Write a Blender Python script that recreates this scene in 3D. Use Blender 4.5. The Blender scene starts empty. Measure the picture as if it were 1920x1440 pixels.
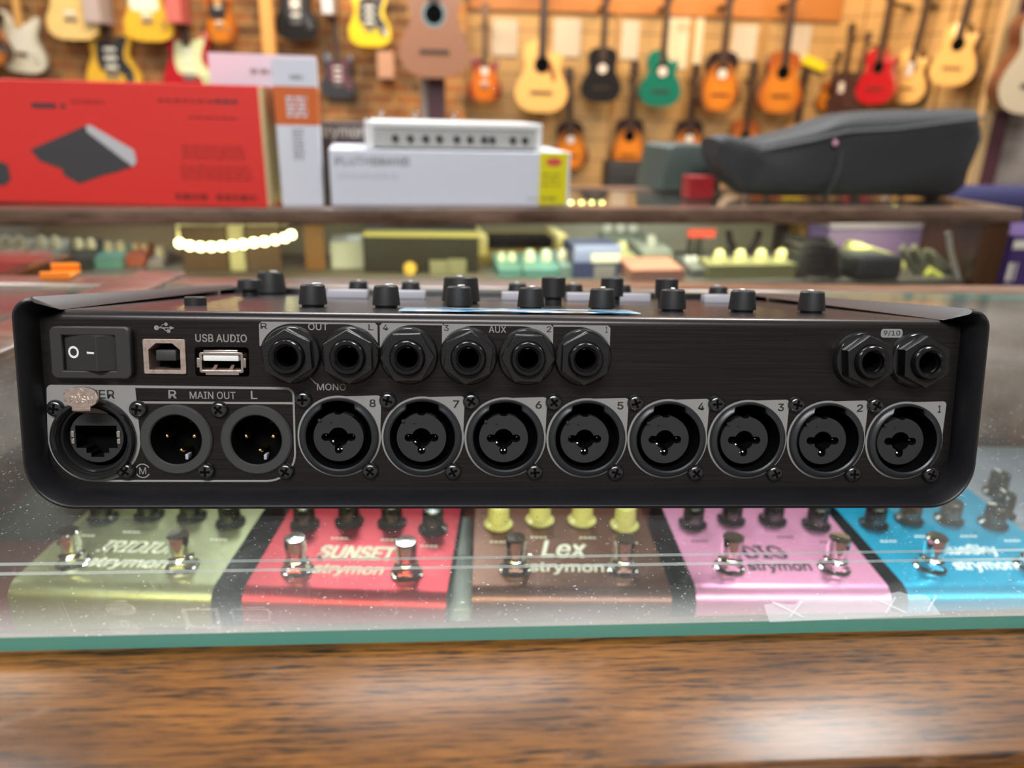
import bpy, bmesh, math, random
from mathutils import Matrix, Vector
R = math.radians
random.seed(7)
sc = bpy.context.scene
col = sc.collection

# ------------------------------------------------------------------ camera
F, PITCH, YAW, ROLL = 1400.0, R(20.38), R(4.2), R(1.5)
CAM = Vector((0, 0, 1.124))
_f = Vector((math.sin(YAW)*math.cos(PITCH), math.cos(YAW)*math.cos(PITCH), -math.sin(PITCH)))
_r = Vector((math.cos(YAW), -math.sin(YAW), 0)); _u = _r.cross(_f)
RIGHT = math.cos(ROLL)*_r + math.sin(ROLL)*_u
UP = -math.sin(ROLL)*_r + math.cos(ROLL)*_u
FWD = _f
cd = bpy.data.cameras.new('camera'); cam = bpy.data.objects.new('camera', cd); col.objects.link(cam)
m3 = Matrix((RIGHT, UP, -FWD)).transposed()
cam.matrix_world = Matrix.Translation(CAM) @ m3.to_4x4()
cd.sensor_width = 36.0; cd.lens = F/1920*36; cd.clip_start = .01
cd.dof.use_dof = True; cd.dof.focus_distance = .236; cd.dof.aperture_fstop = 9.2
sc.camera = cam

# ------------------------------------------------------------------ world, light, exposure
sc.view_settings.view_transform = 'Standard'; sc.view_settings.look = 'None'
sc.view_settings.gamma = 1.0; sc.view_settings.use_curve_mapping = False
sc.view_settings.exposure = 0.35
sc.cycles.use_denoising = True
sc.cycles.transparent_max_bounces = 24
sc.cycles.sample_clamp_indirect = 6.0
w = bpy.data.worlds.new('world'); sc.world = w; w.use_nodes = True
w.node_tree.nodes['Background'].inputs[0].default_value = (1.0, .93, .86, 1)
w.node_tree.nodes['Background'].inputs[1].default_value = .22

def area(name, loc, target, sx, sy, power, color=(1, 1, 1), spread=180):
    l = bpy.data.lights.new(name, 'AREA'); l.shape = 'RECTANGLE'; l.size = sx; l.size_y = sy
    l.energy = power; l.color = color; l.spread = R(spread)
    o = bpy.data.objects.new(name, l); col.objects.link(o); o.location = loc
    d = Vector(target)-Vector(loc)
    o.rotation_euler = d.to_track_quat('-Z', 'Y').to_euler()
    return o
NEUTRAL = (1, .97, .94); WARM = (1, .68, .36)
area('ceiling_panel_light', (.80, 1.3, 2.98), (.80, 1.3, 0), .45, .6, 46, NEUTRAL)
area('ceiling_panel_light', (-.4, 2.75, 2.98), (-.4, 2.75, 0), 1.0, 1.4, 70, (.97, .985, 1))
area('ceiling_panel_light', (-1.9, 1.3, 2.98), (-1.6, 1.3, 0), .5, .9, 34, NEUTRAL)
area('ceiling_panel_light', (-.3, -1.2, 2.98), (-.1, .9, 1.1), 1.6, .6, 100, (.98, .985, 1))
area('ceiling_panel_light', (3.4, 3.0, 2.98), (3.0, 3.4, 0), 1.2, .6, 40, NEUTRAL)
area('ceiling_panel_light', (-2.8, 3.4, 2.98), (-2.4, 3.6, 0), 1.2, .6, 40, (1, .9, .78))
area('wall_wash_light', (1.3, 4.7, 2.9), (1.5, 6.0, 1.3), 2.2, .3, 44, (1, .75, .46))
area('wall_wash_light', (-1.2, 4.5, 2.9), (-1.3, 5.8, 1.3), 2.4, .3, 54, (1, .82, .54))
area('wall_wash_light', (2.0, 4.0, 2.9), (3.3, 5.1, 1.3), 1.4, .3, 32, (1, .74, .44))
area('case_led_light', (-.16, .175, .982), (-.16, .27, .862), .34, .012, .34, (1, .93, .36), 120)
area('case_led_light', (.32, .175, .982), (.32, .27, .862), .75, .012, .60, (.98, 1, .95), 120)
area('case_led_light', (.11, 1.041, .968), (.10, 1.12, .86), 1.3, .015, 1.15, (1, .93, .55), 120)

# ------------------------------------------------------------------ pixel rays -> real planes
def ray(px, py): return (px-960)/F*RIGHT - (py-720)/F*UP + FWD
def on_z(px, py, z):
    d = ray(px, py); return CAM + d*((z-CAM.z)/d.z)
def on_plane(px, py, p0, n):
    d = ray(px, py); return CAM + d*((p0-CAM).dot(n)/d.dot(n))

# ------------------------------------------------------------------ materials
FONT = None
try:
    import os
    FONT = bpy.data.fonts.load(os.path.join(bpy.utils.system_resource('DATAFILES'), 'fonts', 'Inter.woff2'))
except Exception: FONT = None
def mat(name, color, rough=.5, metal=0.0, coat=0.0, emit=0.0, ecol=None, spec=.5, alpha=1.0, trans=0.0, crough=.03):
    m = bpy.data.materials.new(name); m.use_nodes = True
    b = m.node_tree.nodes['Principled BSDF']
    b.inputs['Base Color'].default_value = (*color, 1); b.inputs['Roughness'].default_value = rough
    b.inputs['Metallic'].default_value = metal; b.inputs['Coat Weight'].default_value = coat; b.inputs['Coat Roughness'].default_value = crough
    b.inputs['Specular IOR Level'].default_value = spec
    b.inputs['Alpha'].default_value = alpha; b.inputs['Transmission Weight'].default_value = trans
    if emit:
        b.inputs['Emission Color'].default_value = (*(ecol or color), 1); b.inputs['Emission Strength'].default_value = emit
    return m
def nodes(m): return m.node_tree.nodes, m.node_tree.links, m.node_tree.nodes['Principled BSDF']
def coords(m, scale, kind='Object'):
    n, l, b = nodes(m)
    tc = n.new('ShaderNodeTexCoord'); mp = n.new('ShaderNodeMapping'); mp.inputs['Scale'].default_value = scale
    l.new(tc.outputs[kind], mp.inputs[0]); return mp.outputs[0]
def noise(m, vec, scale, detail=4, rough=.5, dist=0):
    n, l, b = nodes(m); t = n.new('ShaderNodeTexNoise')
    t.inputs['Scale'].default_value = scale; t.inputs['Detail'].default_value = detail
    t.inputs['Roughness'].default_value = rough; t.inputs['Distortion'].default_value = dist
    l.new(vec, t.inputs['Vector']); return t.outputs['Fac']
def ramp(m, fac, stops):
    n, l, b = nodes(m); r = n.new('ShaderNodeValToRGB'); e = r.color_ramp.elements
    while len(e) < len(stops): e.new(.5)
    for k, (p, c) in enumerate(stops): e[k].position = p; e[k].color = (*c, 1)
    l.new(fac, r.inputs[0]); return r.outputs[0]
def bump(m, fac, strength, dist=.001):
    n, l, b = nodes(m); k = n.new('ShaderNodeBump'); k.inputs['Strength'].default_value = strength
    k.inputs['Distance'].default_value = dist; l.new(fac, k.inputs['Height']); l.new(k.outputs[0], b.inputs['Normal'])
def textured(name, stops, scale, nscale, rough=.5, metal=0, detail=4, bmp=0, bdist=.001, coat=0, spec=.5, dist=0, nrough=.5):
    m = mat(name, stops[0][1], rough, metal, coat, spec=spec)
    n, l, b = nodes(m); f = noise(m, coords(m, scale), nscale, detail, nrough, dist)
    l.new(ramp(m, f, stops), b.inputs['Base Color'])
    if bmp: bump(m, f, bmp, bdist)
    return m

M = {}
M['housing'] = textured('housing_plastic', [(0, (.0055, .0055, .007)), (1, (.009, .009, .011))], (1, 1, 1), 900, .40, bmp=.12, bdist=.0002, spec=.38)
def brushed(name, c, rough, metal):
    m = mat(name, c, rough, metal); n, l, b = nodes(m)
    f = noise(m, coords(m, (22, 1500, 1500)), 1.0, 5, .6)
    l.new(ramp(m, f, [(.3, tuple(x*.75 for x in c)), (.7, tuple(x*1.3 for x in c))]), b.inputs['Base Color'])
    mr = n.new('ShaderNodeMapRange'); mr.inputs['To Min'].default_value = rough-.08; mr.inputs['To Max'].default_value = rough+.12
    l.new(f, mr.inputs[0]); l.new(mr.outputs[0], b.inputs['Roughness'])
    bump(m, f, .18, .0002)
    return m
M['panel'] = brushed('brushed_black_panel', (.026, .023, .022), .38, .9)
M['panel'].node_tree.nodes['Principled BSDF'].inputs['Coat Weight'].default_value = .35; M['panel'].node_tree.nodes['Principled BSDF'].inputs['Coat Roughness'].default_value = .22
M['plate'] = brushed('top_plate_black', (.030, .030, .032), .22, .5)
M['print_grey'] = mat('panel_print_grey', (.235, .230, .220), .55)
M['print_black'] = mat('panel_print_black', (.010, .010, .010), .55)
M['black_gloss'] = mat('black_chrome', (.012, .012, .013), .16, 0, coat=.3)
M['nut'] = mat('black_nickel', (.045, .045, .047), .22, .9)
M['nut_face'] = brushed('black_nut_face', (.012, .0115, .0115), .40, .3)
M['black_matte'] = mat('black_matte_plastic', (.014, .014, .015), .55)
M['socket_ring'] = mat('socket_ring_black', (.020, .022, .024), .36)
M['xlr_ring'] = mat('socket_shell_charcoal', (.034, .034, .034), .5)
M['insert'] = mat('socket_insert_black', (.017, .017, .018), .48)
M['void'] = mat('deep_black', (.0015, .0015, .0015), .9, spec=.08)  # near-black that stands in for the shade inside sockets and holes
M['gold'] = mat('gold_contact', (.95, .68, .26), .2, 1.0)
M['nickel'] = mat('nickel', (.78, .70, .66), .24, 1.0)
M['nickel_worn'] = textured('nickel_worn', [(.3, (.55, .42, .36)), (.7, (.80, .66, .58))], (1, 1, 1), 600, .38, .9)
M['chrome'] = mat('chrome', (.86, .86, .84), .08, 1.0)
M['white_plastic'] = mat('white_plastic', (.75, .75, .72), .4)
M['knob'] = mat('knob_rubber', (.013, .013, .014), .5)
M['lit_button'] = mat('translucent_button', (.42, .41, .45), .35)
M['switch'] = mat('switch_plastic', (.026, .026, .025), .45)
M['rubber'] = mat('rubber', (.012, .012, .012), .8)

# ------------------------------------------------------------------ mesh building
class MB:
    """collects shapes into one mesh; s scales every shape (0.001 = millimetres)"""
    def __init__(self, s=1.0):
        self.bm = bmesh.new(); self.s = s; self.tmp = None
    def merge(self, bm, mtx=None, mi=0):
        if mtx is not None: bmesh.ops.transform(bm, matrix=mtx, verts=bm.verts)
        for f in bm.faces: f.material_index = mi
        me = bpy.data.meshes.new('tmp'); bm.to_mesh(me); bm.free(); self.bm.from_mesh(me); bpy.data.meshes.remove(me)
    def raw(self, verts, faces, mtx=None, mi=0):
        b = bmesh.new(); vs = [b.verts.new(v) for v in verts]
        for f in faces:
            try: b.faces.new([vs[i] for i in f])
            except ValueError: pass
        self.merge(b, mtx, mi)
    def box(self, x0, x1, y0, y1, z0, z1, mtx=None, mi=0, bev=0, seg=2):
        b = bmesh.new(); bmesh.ops.create_cube(b, size=1)
        bmesh.ops.scale(b, vec=(x1-x0, y1-y0, z1-z0), verts=b.verts)
        bmesh.ops.translate(b, vec=((x0+x1)/2, (y0+y1)/2, (z0+z1)/2), verts=b.verts)
        if bev: bmesh.ops.bevel(b, geom=b.edges[:], offset=bev, segments=seg, affect='EDGES', profile=.5)
        self.merge(b, mtx, mi)
    def lathe(self, prof, seg=32, mtx=None, mi=0, close=False):
        vs, fs = [], []
        n = len(prof)
        for k in range(seg):
            a = 2*math.pi*k/seg
            for r, h in prof: vs.append((r*math.cos(a), r*math.sin(a), h))
        for k in range(seg):
            a, b = k*n, ((k+1) % seg)*n
            for i in range(n-1): fs.append((a+i, b+i, b+i+1, a+i+1))
        if close:
            fs.append([k*n+n-1 for k in range(seg)]); fs.append([k*n for k in reversed(range(seg))])
        self.raw(vs, fs, mtx, mi)
    def prism(self, pts, h0, h1, mtx=None, mi=0, bev=0, seg=2):
        b = bmesh.new(); n = len(pts)
        lo = [b.verts.new((x, y, h0)) for x, y in pts]; hi = [b.verts.new((x, y, h1)) for x, y in pts]
        b.faces.new(lo[::-1]); top = b.faces.new(hi)
        for i in range(n): b.faces.new((lo[i], lo[(i+1) % n], hi[(i+1) % n], hi[i]))
        if bev: bmesh.ops.bevel(b, geom=top.edges[:], offset=bev, segments=seg, affect='EDGES', profile=.5)
        bmesh.ops.recalc_face_normals(b, faces=b.faces)
        self.merge(b, mtx, mi)
    def tube(self, pts, r, seg=10, mtx=None, mi=0, taper=None):
        vs, fs = [], []; P = [Vector(p) for p in pts]; n = len(P); up = None
        for i, p in enumerate(P):
            t = (P[min(i+1, n-1)]-P[max(i-1, 0)]).normalized()
            if up is None: up = Vector((0, 0, 1)) if abs(t.z) < .9 else Vector((1, 0, 0))
            a = t.cross(up).normalized(); up = a.cross(t).normalized()
            rr = r if taper is None else r*taper[i]
            for k in range(seg):
                an = 2*math.pi*k/seg; q = p+a*math.cos(an)*rr+up*math.sin(an)*rr; vs.append(tuple(q))
        for i in range(n-1):
            for k in range(seg):
                k2 = (k+1) % seg; fs.append((i*seg+k, i*seg+k2, (i+1)*seg+k2, (i+1)*seg+k))
        fs.append(list(range(seg))[::-1]); fs.append([(n-1)*seg+k for k in range(seg)])
        self.raw(vs, fs, mtx, mi)
    def curve2d(self, loops, ext=0, mtx=None, mi=0, bev=0):
        cu = bpy.data.curves.new('tmp', 'CURVE'); cu.dimensions = '2D'; cu.fill_mode = 'BOTH'; cu.extrude = ext; cu.bevel_depth = bev
        for lp in loops:
            sp = cu.splines.new('POLY'); sp.points.add(len(lp)-1); sp.use_cyclic_u = True
            for q, (x, y) in zip(sp.points, lp): q.co = (x, y, 0, 1)
        self.from_curve(cu, mtx, mi)
    def from_curve(self, cu, mtx, mi, fit=None):
        o = bpy.data.objects.new('tmp', cu); col.objects.link(o)
        dg = bpy.context.evaluated_depsgraph_get(); dg.update()
        me = bpy.data.meshes.new_from_object(o.evaluated_get(dg))
        b = bmesh.new(); b.from_mesh(me)
        bpy.data.objects.remove(o); bpy.data.curves.remove(cu); bpy.data.meshes.remove(me)
        if fit and b.verts:
            x0, x1, y0, y1 = fit
            bx = [min(v.co.x for v in b.verts), max(v.co.x for v in b.verts), min(v.co.y for v in b.verts), max(v.co.y for v in b.verts)]
            for v in b.verts:
                v.co.x = x0+(v.co.x-bx[0])/(bx[1]-bx[0])*(x1-x0); v.co.y = y0+(v.co.y-bx[2])/(bx[3]-bx[2])*(y1-y0)
        self.merge(b, mtx, mi)
    def text(self, s, x0, x1, y0, y1, mtx=None, mi=0, bold=.02, shear=0, ext=0, spacing=1.0):
        """lettering fitted into a box; bold thickens the strokes (in em)"""
        em = (y1-y0)/.73; d = bold*em*.6
        for q, (sx, sy) in enumerate(((0, 0),) if not bold else ((-1, -1), (1, -1), (-1, 1), (1, 1), (0, 0))):
            cu = bpy.data.curves.new('tmp', 'FONT'); cu.body = s; cu.size = 1
            if FONT: cu.font = FONT
            cu.shear = shear; cu.extrude = ext; cu.space_character = spacing; cu.resolution_u = 3
            lift = T(0, 0, q*em*.004); self.from_curve(cu, lift if mtx is None else mtx @ lift, mi, (x0+d+sx*d, x1-d+sx*d, y0+d+sy*d, y1-d+sy*d))
    def build(self, name, mats, parent=None, loc=None, rot=None, smooth=35):
        for v in self.bm.verts: v.co *= self.s
        me = bpy.data.meshes.new(name); self.bm.to_mesh(me); self.bm.free()
        for m in (mats if isinstance(mats, (list, tuple)) else [mats]): me.materials.append(m)
        if smooth:
            for p in me.polygons: p.use_smooth = True
            me.set_sharp_from_angle(angle=R(smooth))
        o = bpy.data.objects.new(name, me); col.objects.link(o)
        if parent: o.parent = parent
        if loc: o.location = loc
        if rot: o.rotation_euler = rot
        return o
def tag(o, label=None, cat=None, group=None, kind=None):
    if label: o['label'] = label
    if cat: o['category'] = cat
    if group: o['group'] = group
    if kind: o['kind'] = kind
    return o
def thing(name, label, cat, loc=(0, 0, 0), rot=(0, 0, 0), group=None):
    o = bpy.data.objects.new(name, None); col.objects.link(o); o.location = loc; o.rotation_euler = rot
    o.empty_display_size = .05
    return tag(o, label, cat, group)
def copy_tree(o, parent=None):
    c = o.copy(); col.objects.link(c)
    if parent: c.parent = parent
    for ch in list(o.children): copy_tree(ch, c)
    return c
def T(x=0, y=0, z=0): return Matrix.Translation((x, y, z))
def RZ(a): return Matrix.Rotation(a, 4, 'Z')
def RX(a): return Matrix.Rotation(a, 4, 'X')
def RY(a): return Matrix.Rotation(a, 4, 'Y')
# (u right, v up, w towards the viewer) on a surface that faces -Y
FACE = Matrix(((1, 0, 0, 0), (0, 0, -1, 0), (0, 1, 0, 0), (0, 0, 0, 1)))
def PF(x, z, y=0): return T(x, y, z) @ FACE
def circle(cx, cy, r, n=40, a0=0): return [(cx+r*math.cos(a0+2*math.pi*k/n), cy+r*math.sin(a0+2*math.pi*k/n)) for k in range(n)]
def arc(cx, cy, r, a0, a1, n=12): return [(cx+r*math.cos(R(a0+(a1-a0)*k/n)), cy+r*math.sin(R(a0+(a1-a0)*k/n))) for k in range(n+1)]
def rrect(x0, x1, y0, y1, r, n=6):
    return arc(x1-r, y1-r, r, 0, 90, n)+arc(x0+r, y1-r, r, 90, 180, n)+arc(x0+r, y0+r, r, 180, 270, n)+arc(x1-r, y0+r, r, 270, 360, n)
def smooth_loop(pts, n=5):
    out = []; k = len(pts)
    for i in range(k):
        p0, p1, p2, p3 = [Vector(pts[(i+j-1) % k]) for j in range(4)]
        for s in range(n):
            t = s/n
            q = .5*((2*p1)+(p2-p0)*t+(2*p0-5*p1+4*p2-p3)*t*t+(3*p1-p0-3*p2+p3)*t**3); out.append(tuple(q))
    return out
# ------------------------------------------------------------------ the digital mixer (local frame: x right, y away, z up, millimetres)
mixer = thing('digital_mixer', 'black digital audio mixer with a rear panel full of sockets, resting on the glass counter', 'mixer',
              (-.0141, .2139, .9988), (R(-12.4), 0, R(-1.1)))
DM = 175.0
TA, TB = -math.tan(R(.6)), math.tan(R(12.4))
def shear(z, y):
    a = (z-5.5)/64.1
    return z + y*((1-a)*TB - a*TA)
def upath(os_, ob, ot, k, rt):
    XL, XR, zb, zt = -118.8+os_, 181.1-os_, 5.6+ob, 69.3-ot
    rb = max(15-max(os_, ob)*.9, 2)
    p = [(-112.6+k, zt)] + arc(XL+rt, zt-rt, rt, 90, 180, 8) + arc(XL+rb, zb+rb, rb, 180, 270, 12)
    p += arc(XR-rb, zb+rb, rb, 270, 360, 12) + arc(XR-rt, zt-rt, rt, 0, 90, 8) + [(174.6-k, zt)]
    return p
# housing: lip, funnel and cheeks
mb = MB(.001)
rings = [(upath(0, 0, 0, 0, 6), DM), (upath(0, 0, 0, 0, 6), -5.5), (upath(.5, .6, .5, .3, 5.6), -7.4), (upath(1.4, 1.6, 1.2, .9, 5.0), -8.0),
         (upath(1.9, 2.1, 1.7, 1.3, 4.6), -7.6), (upath(4.2, 3.8, 4.1, 4.6, 2.0), 0), (upath(4.2, 3.8, 4.1, 4.6, 2.0), 4)]
vs, fs = [], []; n = len(rings[0][0])
for pts, y in rings: vs += [(x, y, shear(z, y)) for x, z in pts]
for r_ in range(len(rings)-1):
    for i in range(n-1): fs.append((r_*n+i, r_*n+i+1, (r_+1)*n+i+1, (r_+1)*n+i))
for e in (0, n-1):
    x5, z5 = rings[5][0][e]; vs.append((x5, DM, shear(z5, DM))); b5 = len(vs)-1
    fs.append([1*n+e, 2*n+e, 3*n+e, 4*n+e, 5*n+e]); fs.append([1*n+e, 5*n+e, b5, e])
mb.raw(vs, fs)
bz = shear(69.6, DM)
mb.box(-116, 178, DM-8, DM, 46, bz-1.2, bev=1.2)                 # front rim
mb.build('housing', M['housing'], mixer, smooth=40)
for fx, fy in ((-95, 18), (156, 18), (-95, 150), (156, 150)):
    q = MB(.001); z0 = shear(5.5, fy)
    q.lathe([(0, z0-4.6), (7.2, z0-4.6), (8, z0-3.8), (8, z0+2), (0, z0+2)], 24, T(fx, fy, 0)); q.build('rubber_foot', M['rubber'], mixer)

# rear panel with openings, and the bend over into the top
JACKS = [(-38.7, -4), (-20.4, -2), (-2.3, 28), (16.4, 6), (34.8, 31), (52.7, 2), (143.5, -6), (161.9, -3)]
JZ = 52.1
COMBO = [-24.5+26.42*k for k in range(8)]
CZ = [26.05-.11*k for k in range(8)]
XLR = [-75.2, -50.35]
mb = MB(.001)
outer = [(-115.1, 62.2)] + arc(-107.1, 17.3, 8, 180, 270, 8) + arc(168.2, 17.3, 8, 270, 360, 8) + [(176.2, 62.2)]
holes = [circle(x, JZ, 5.4, 24) for x, a in JACKS] + [circle(x, z, 11.6, 48) for x, z in zip(COMBO, CZ)] + [circle(x, 24.9, 10, 40) for x in XLR]
holes += [circle(-100.5, 25, 11.8, 40), rrect(-84.0, -70.9, 45.8, 56.7, .6), rrect(-68.6, -52.0, 45.0, 54.2, 1.0), rrect(-108.2, -89.6, 46, 58.4, .5)]
mb.curve2d([outer]+holes, 0, FACE)
bend = [(3-3*math.cos(R(a)), 62.2+3*math.sin(R(a))) for a in range(0, 91, 10)]
vs = []; fs = []
for y, z in bend: vs += [(-115.1, y, z), (30.5, y, z), (176.2, y, z)]
for i in range(len(bend)-1):
    for k in (0, 1): fs.append((3*i+k, 3*i+k+1, 3*i+k+4, 3*i+k+3))
mb.raw(vs, fs)
panel = mb.build('rear_panel', M['panel'], mixer, smooth=30)
mb = MB(.001); zt = 65.2; yb = DM-7
def pz(y): return zt-(y-3)*TA
mb.raw([(-115.1, 3, zt), (176.2, 3, zt), (176.2, yb, pz(yb)), (-115.1, yb, pz(yb))], [(0, 1, 2, 3)])
mb.raw([(-113, 3.4, zt-1.5), (174, 3.4, zt-1.5), (174, yb, pz(yb)-1.5), (-113, yb, pz(yb)-1.5)], [(3, 2, 1, 0)])
plate = mb.build('top_plate', M['plate'], mixer)

# printing on the rear panel
mb = MB(.001); P = lambda h=.06: PF(0, 0, -h)
def txt(s, x0, x1, z0, z1, mi=0, bold=.018, h=.06): mb.text(s, x0, x1, z0, z1, PF(0, 0, -h), mi, bold)
def poly(pts, mi=0, h=.04): mb.curve2d([pts], 0, PF(0, 0, -h), mi)
# power block and main-out frame
mb.curve2d([circle(-100.5, 25, 12.6, 48), arc(-112.4, 40.4, 1.6, 180, 90, 5) + [(-87.2, 42), (-86.9, 36), (-86.5, 26)] + arc(-100.4, 25, 13.9, 0, -90, 16) + [(-101, 11.1)] + arc(-100.8, 25, 13.9, -92, -180, 14) + [(-114.5, 30)]], 0, PF(0, 0, -.02), 0)
fr_o = [(-90, 42)] + arc(-40.9, 39.2, 2.6, 90, 0, 6) + arc(-47.8, 20.6, 9.5, 0, -90, 10) + [(-100.5, 11.1)]
fr_i = [(-100.5, 11.75)] + arc(-47.8, 20.7, 8.95, -90, 0, 10) + arc(-41.0, 38.9, 2.1, 0, 90, 6) + [(-90, 41.2)]
poly(fr_o + fr_i)
poly([(-87, 37.0), (-38.6, 37.0), (-38.6, 36.3), (-87, 36.3)], 0, .055)
txt('POWER', -108.3, -93.5, 37.75, 40.55, 1, .012, .08)
txt('R', -77.1, -74.6, 37.9, 40.6, 0, .03); txt('MAIN OUT', -70.6, -56.5, 37.85, 40.2); txt('L', -51.8, -49.8, 37.9, 40.5, 0, .03)
txt('USB AUDIO', -68.1, -52.4, 55.75, 58.2, 0, .024); txt('OUT', -33.5, -27.4, 59.75, 61.95, 0, .024)
txt('AUX', 22.7, 28.2, 59.55, 61.7, 0, .02); txt('MONO', -31.2, -22.2, 40.85, 43.0, 0, .014)
poly([(-33.6, 44.9), (-33.2, 45.0), (-31.2, 42.9), (-31.6, 42.7)])
# jack brackets
def bracket(xl, xr, left, right, zt=62.25):
    p = [(xl, zt-.8)] + [(xl+.8, zt)] if left else [(xl, zt)]
    p += [(xr-.8, zt), (xr, zt-.8)] if right else [(xr, zt)]
    if right: p += [(xr, zt-7.6)] + arc(xr-10.2, zt-10.8, 10.3, 18, 90, 10)
    else: p += [(xr, zt-.55)]
    if left: p += arc(xl+10.2, zt-10.8, 10.3, 90, 162, 10) + [(xl, zt-7.6)]
    else: p += [(xl, zt-.55)]
    poly(p)
bracket(-48.6, -12.1, 1, 1); bracket(-11.4, 8.2, 1, 0); bracket(8.0, 43.1, 1, 1); bracket(43.1, 61.3, 0, 1)
for s, x0, x1 in (('R', -48.1, -46.1), ('L', -14.9, -13.3), ('4', -10.4, -8.8), ('3', 8.1+.5, 9.6+.5), ('2', 41.0, 42.5), ('1', 59.7, 60.5)):
    txt(s, x0, x1, 60.0, 61.85, 1, .01, .08)
poly(rrect(149.6, 156.8, 59.4, 62.2, .9)); txt('9/10', 150.5, 156.0, 59.9, 61.7, 1, .01, .08)
# channel rings and numbers
for k, (cx, cz) in enumerate(zip(COMBO, CZ)):
    mb.curve2d([circle(cx, cz, 13.15, 64), circle(cx, cz, 12.5, 64)], 0, PF(0, 0, -.05))
    poly(arc(cx, cz, 12.9, 0, 90, 16) + [(cx+12.2, cz+13.3)] + arc(cx+12.1, cz+12.1, 1.2, 90, 0, 4))
    wd = 1.0 if k == 7 else 2.0
    txt(str(8-k), cx+11.6-wd, cx+11.6, cz+9.5, cz+12.0, 1, .03, .08)
# usb trident and maker's mark
uz = 60.0
poly(circle(-79.7, uz, .75, 16)); poly([(-79.7, uz+.14), (-75.6, uz+.14), (-75.6, uz-.14), (-79.7, uz-.14)]); poly([(-75.7, uz+.6), (-74.3, uz), (-75.7, uz-.6)])
mb.tube([(-79.0, -.05, uz), (-78.4, -.05, uz+.3), (-77.8, -.05, uz+1.0), (-76.9, -.05, uz+1.1)], .13, 6); poly(circle(-76.8, uz+1.1, .55, 14))
mb.tube([(-78.2, -.05, uz), (-77.5, -.05, uz-.3), (-76.9, -.05, uz-.95), (-76.2, -.05, uz-1.0)], .13, 6); poly([(-76.6, uz-.5), (-75.6, uz-.5), (-75.6, uz-1.5), (-76.6, uz-1.5)])
txt('M', -87.3, -85.2, 13.6, 15.8, 0, .0)
for s in (1, -1):
    mb.curve2d([arc(-86.25, 14.7, 2.35, 90-62*1, 90+62, 12) + arc(-86.25, 14.7, 2.0, 90+62, 90-62, 12)], 0, PF(0, 0, -.05) @ (Matrix.Identity(4) if s > 0 else T(-86.25, 14.7, 0) @ RZ(math.pi) @ T(86.25, -14.7, 0)))
lettering = mb.build('printed_lettering', [M['print_grey'], M['print_black']], panel, smooth=0)
tag(lettering, 'grey printed frames, numbers and lettering')

# quarter-inch jack sockets
def jack():
    b = MB(.001)
    b.lathe([(5.0, 0), (9.1, 0), (9.2, .7), (8.6, 1.9), (7.2, 2.3), (5.0, 2.3)], 40, FACE)
    r = b.build('jack_socket', M['black_gloss'], mixer)
    b = MB(.001)
    b.curve2d([[(8.05*math.cos(R(90+60*k)), 8.05*math.sin(R(90+60*k))) for k in range(6)], circle(0, 0, 5.6, 32)], 1.85, PF(0, 0, -4.45), 0, .3)
    nut = b.build('hex_nut', [M['nut'], M['nut_face']], r, smooth=20)
    for p in nut.data.polygons:
        if p.normal.y < -.95: p.material_index = 1
    b = MB(.001)
    b.lathe([(5.3, 2), (5.3, 8.0), (4.9, 8.6), (4.0, 8.6), (3.5, 8.1), (3.5, 6.4), (3.25, 6.4), (3.25, 5.6), (3.5, 5.6), (3.5, -12), (0, -12)], 36, FACE)
    bl = b.build('barrel', [M['nut'], M['void']], r)
    for p in bl.data.polygons:
        if p.center.y > -.0054 and (p.center.x**2+p.center.z**2)**.5 < .0036: p.material_index = 1
    b = MB(.001); b.box(-.8, .8, -2.6, -1, 2.6, 3.4, None, 0, .3); b.build('contact', M['nickel'], r)
    return r
for k, (x, a) in enumerate(JACKS):
    if k == 0: j0 = jack(); j = j0
    else: j = copy_tree(j0, mixer)
    j.location = (x/1000, 0, JZ/1000)
    for c in j.children:
        if c.name.startswith('hex_nut'): c.rotation_euler = (0, R(a), 0)

# screws
def screw(parent, x, z, a):
    global screw_mesh
    if screw_mesh is None:
        b = MB(.001)
        b.lathe([(0, -.2), (2.6, -.2), (2.7, .7), (2.45, 1.35), (1.9, 1.72), (1.0, 1.86), (0, 1.9)], 28, FACE)
        for q in (0, 1):
            b.box(-1.55, 1.55, -.40, .40, 1.0, 1.96, FACE @ RZ(R(90*q)), 1, .1, 1)
        s = b.build('screw', [mat('screw_black_zinc', (.10, .10, .105), .2, .9), M['void']], parent); screw_mesh = s
    else:
        s = screw_mesh.copy(); col.objects.link(s); s.parent = parent
    s.location = (x/1000, 0, z/1000); s.rotation_euler = (0, R(a), 0)
screw_mesh = None

def dark_walls(o, rmax):        # opening walls painted black for the shade inside them
    for p in o.data.polygons:
        if abs(p.normal.y) < .5 and math.hypot(p.center.x, p.center.z) < rmax: p.material_index = 1
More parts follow.
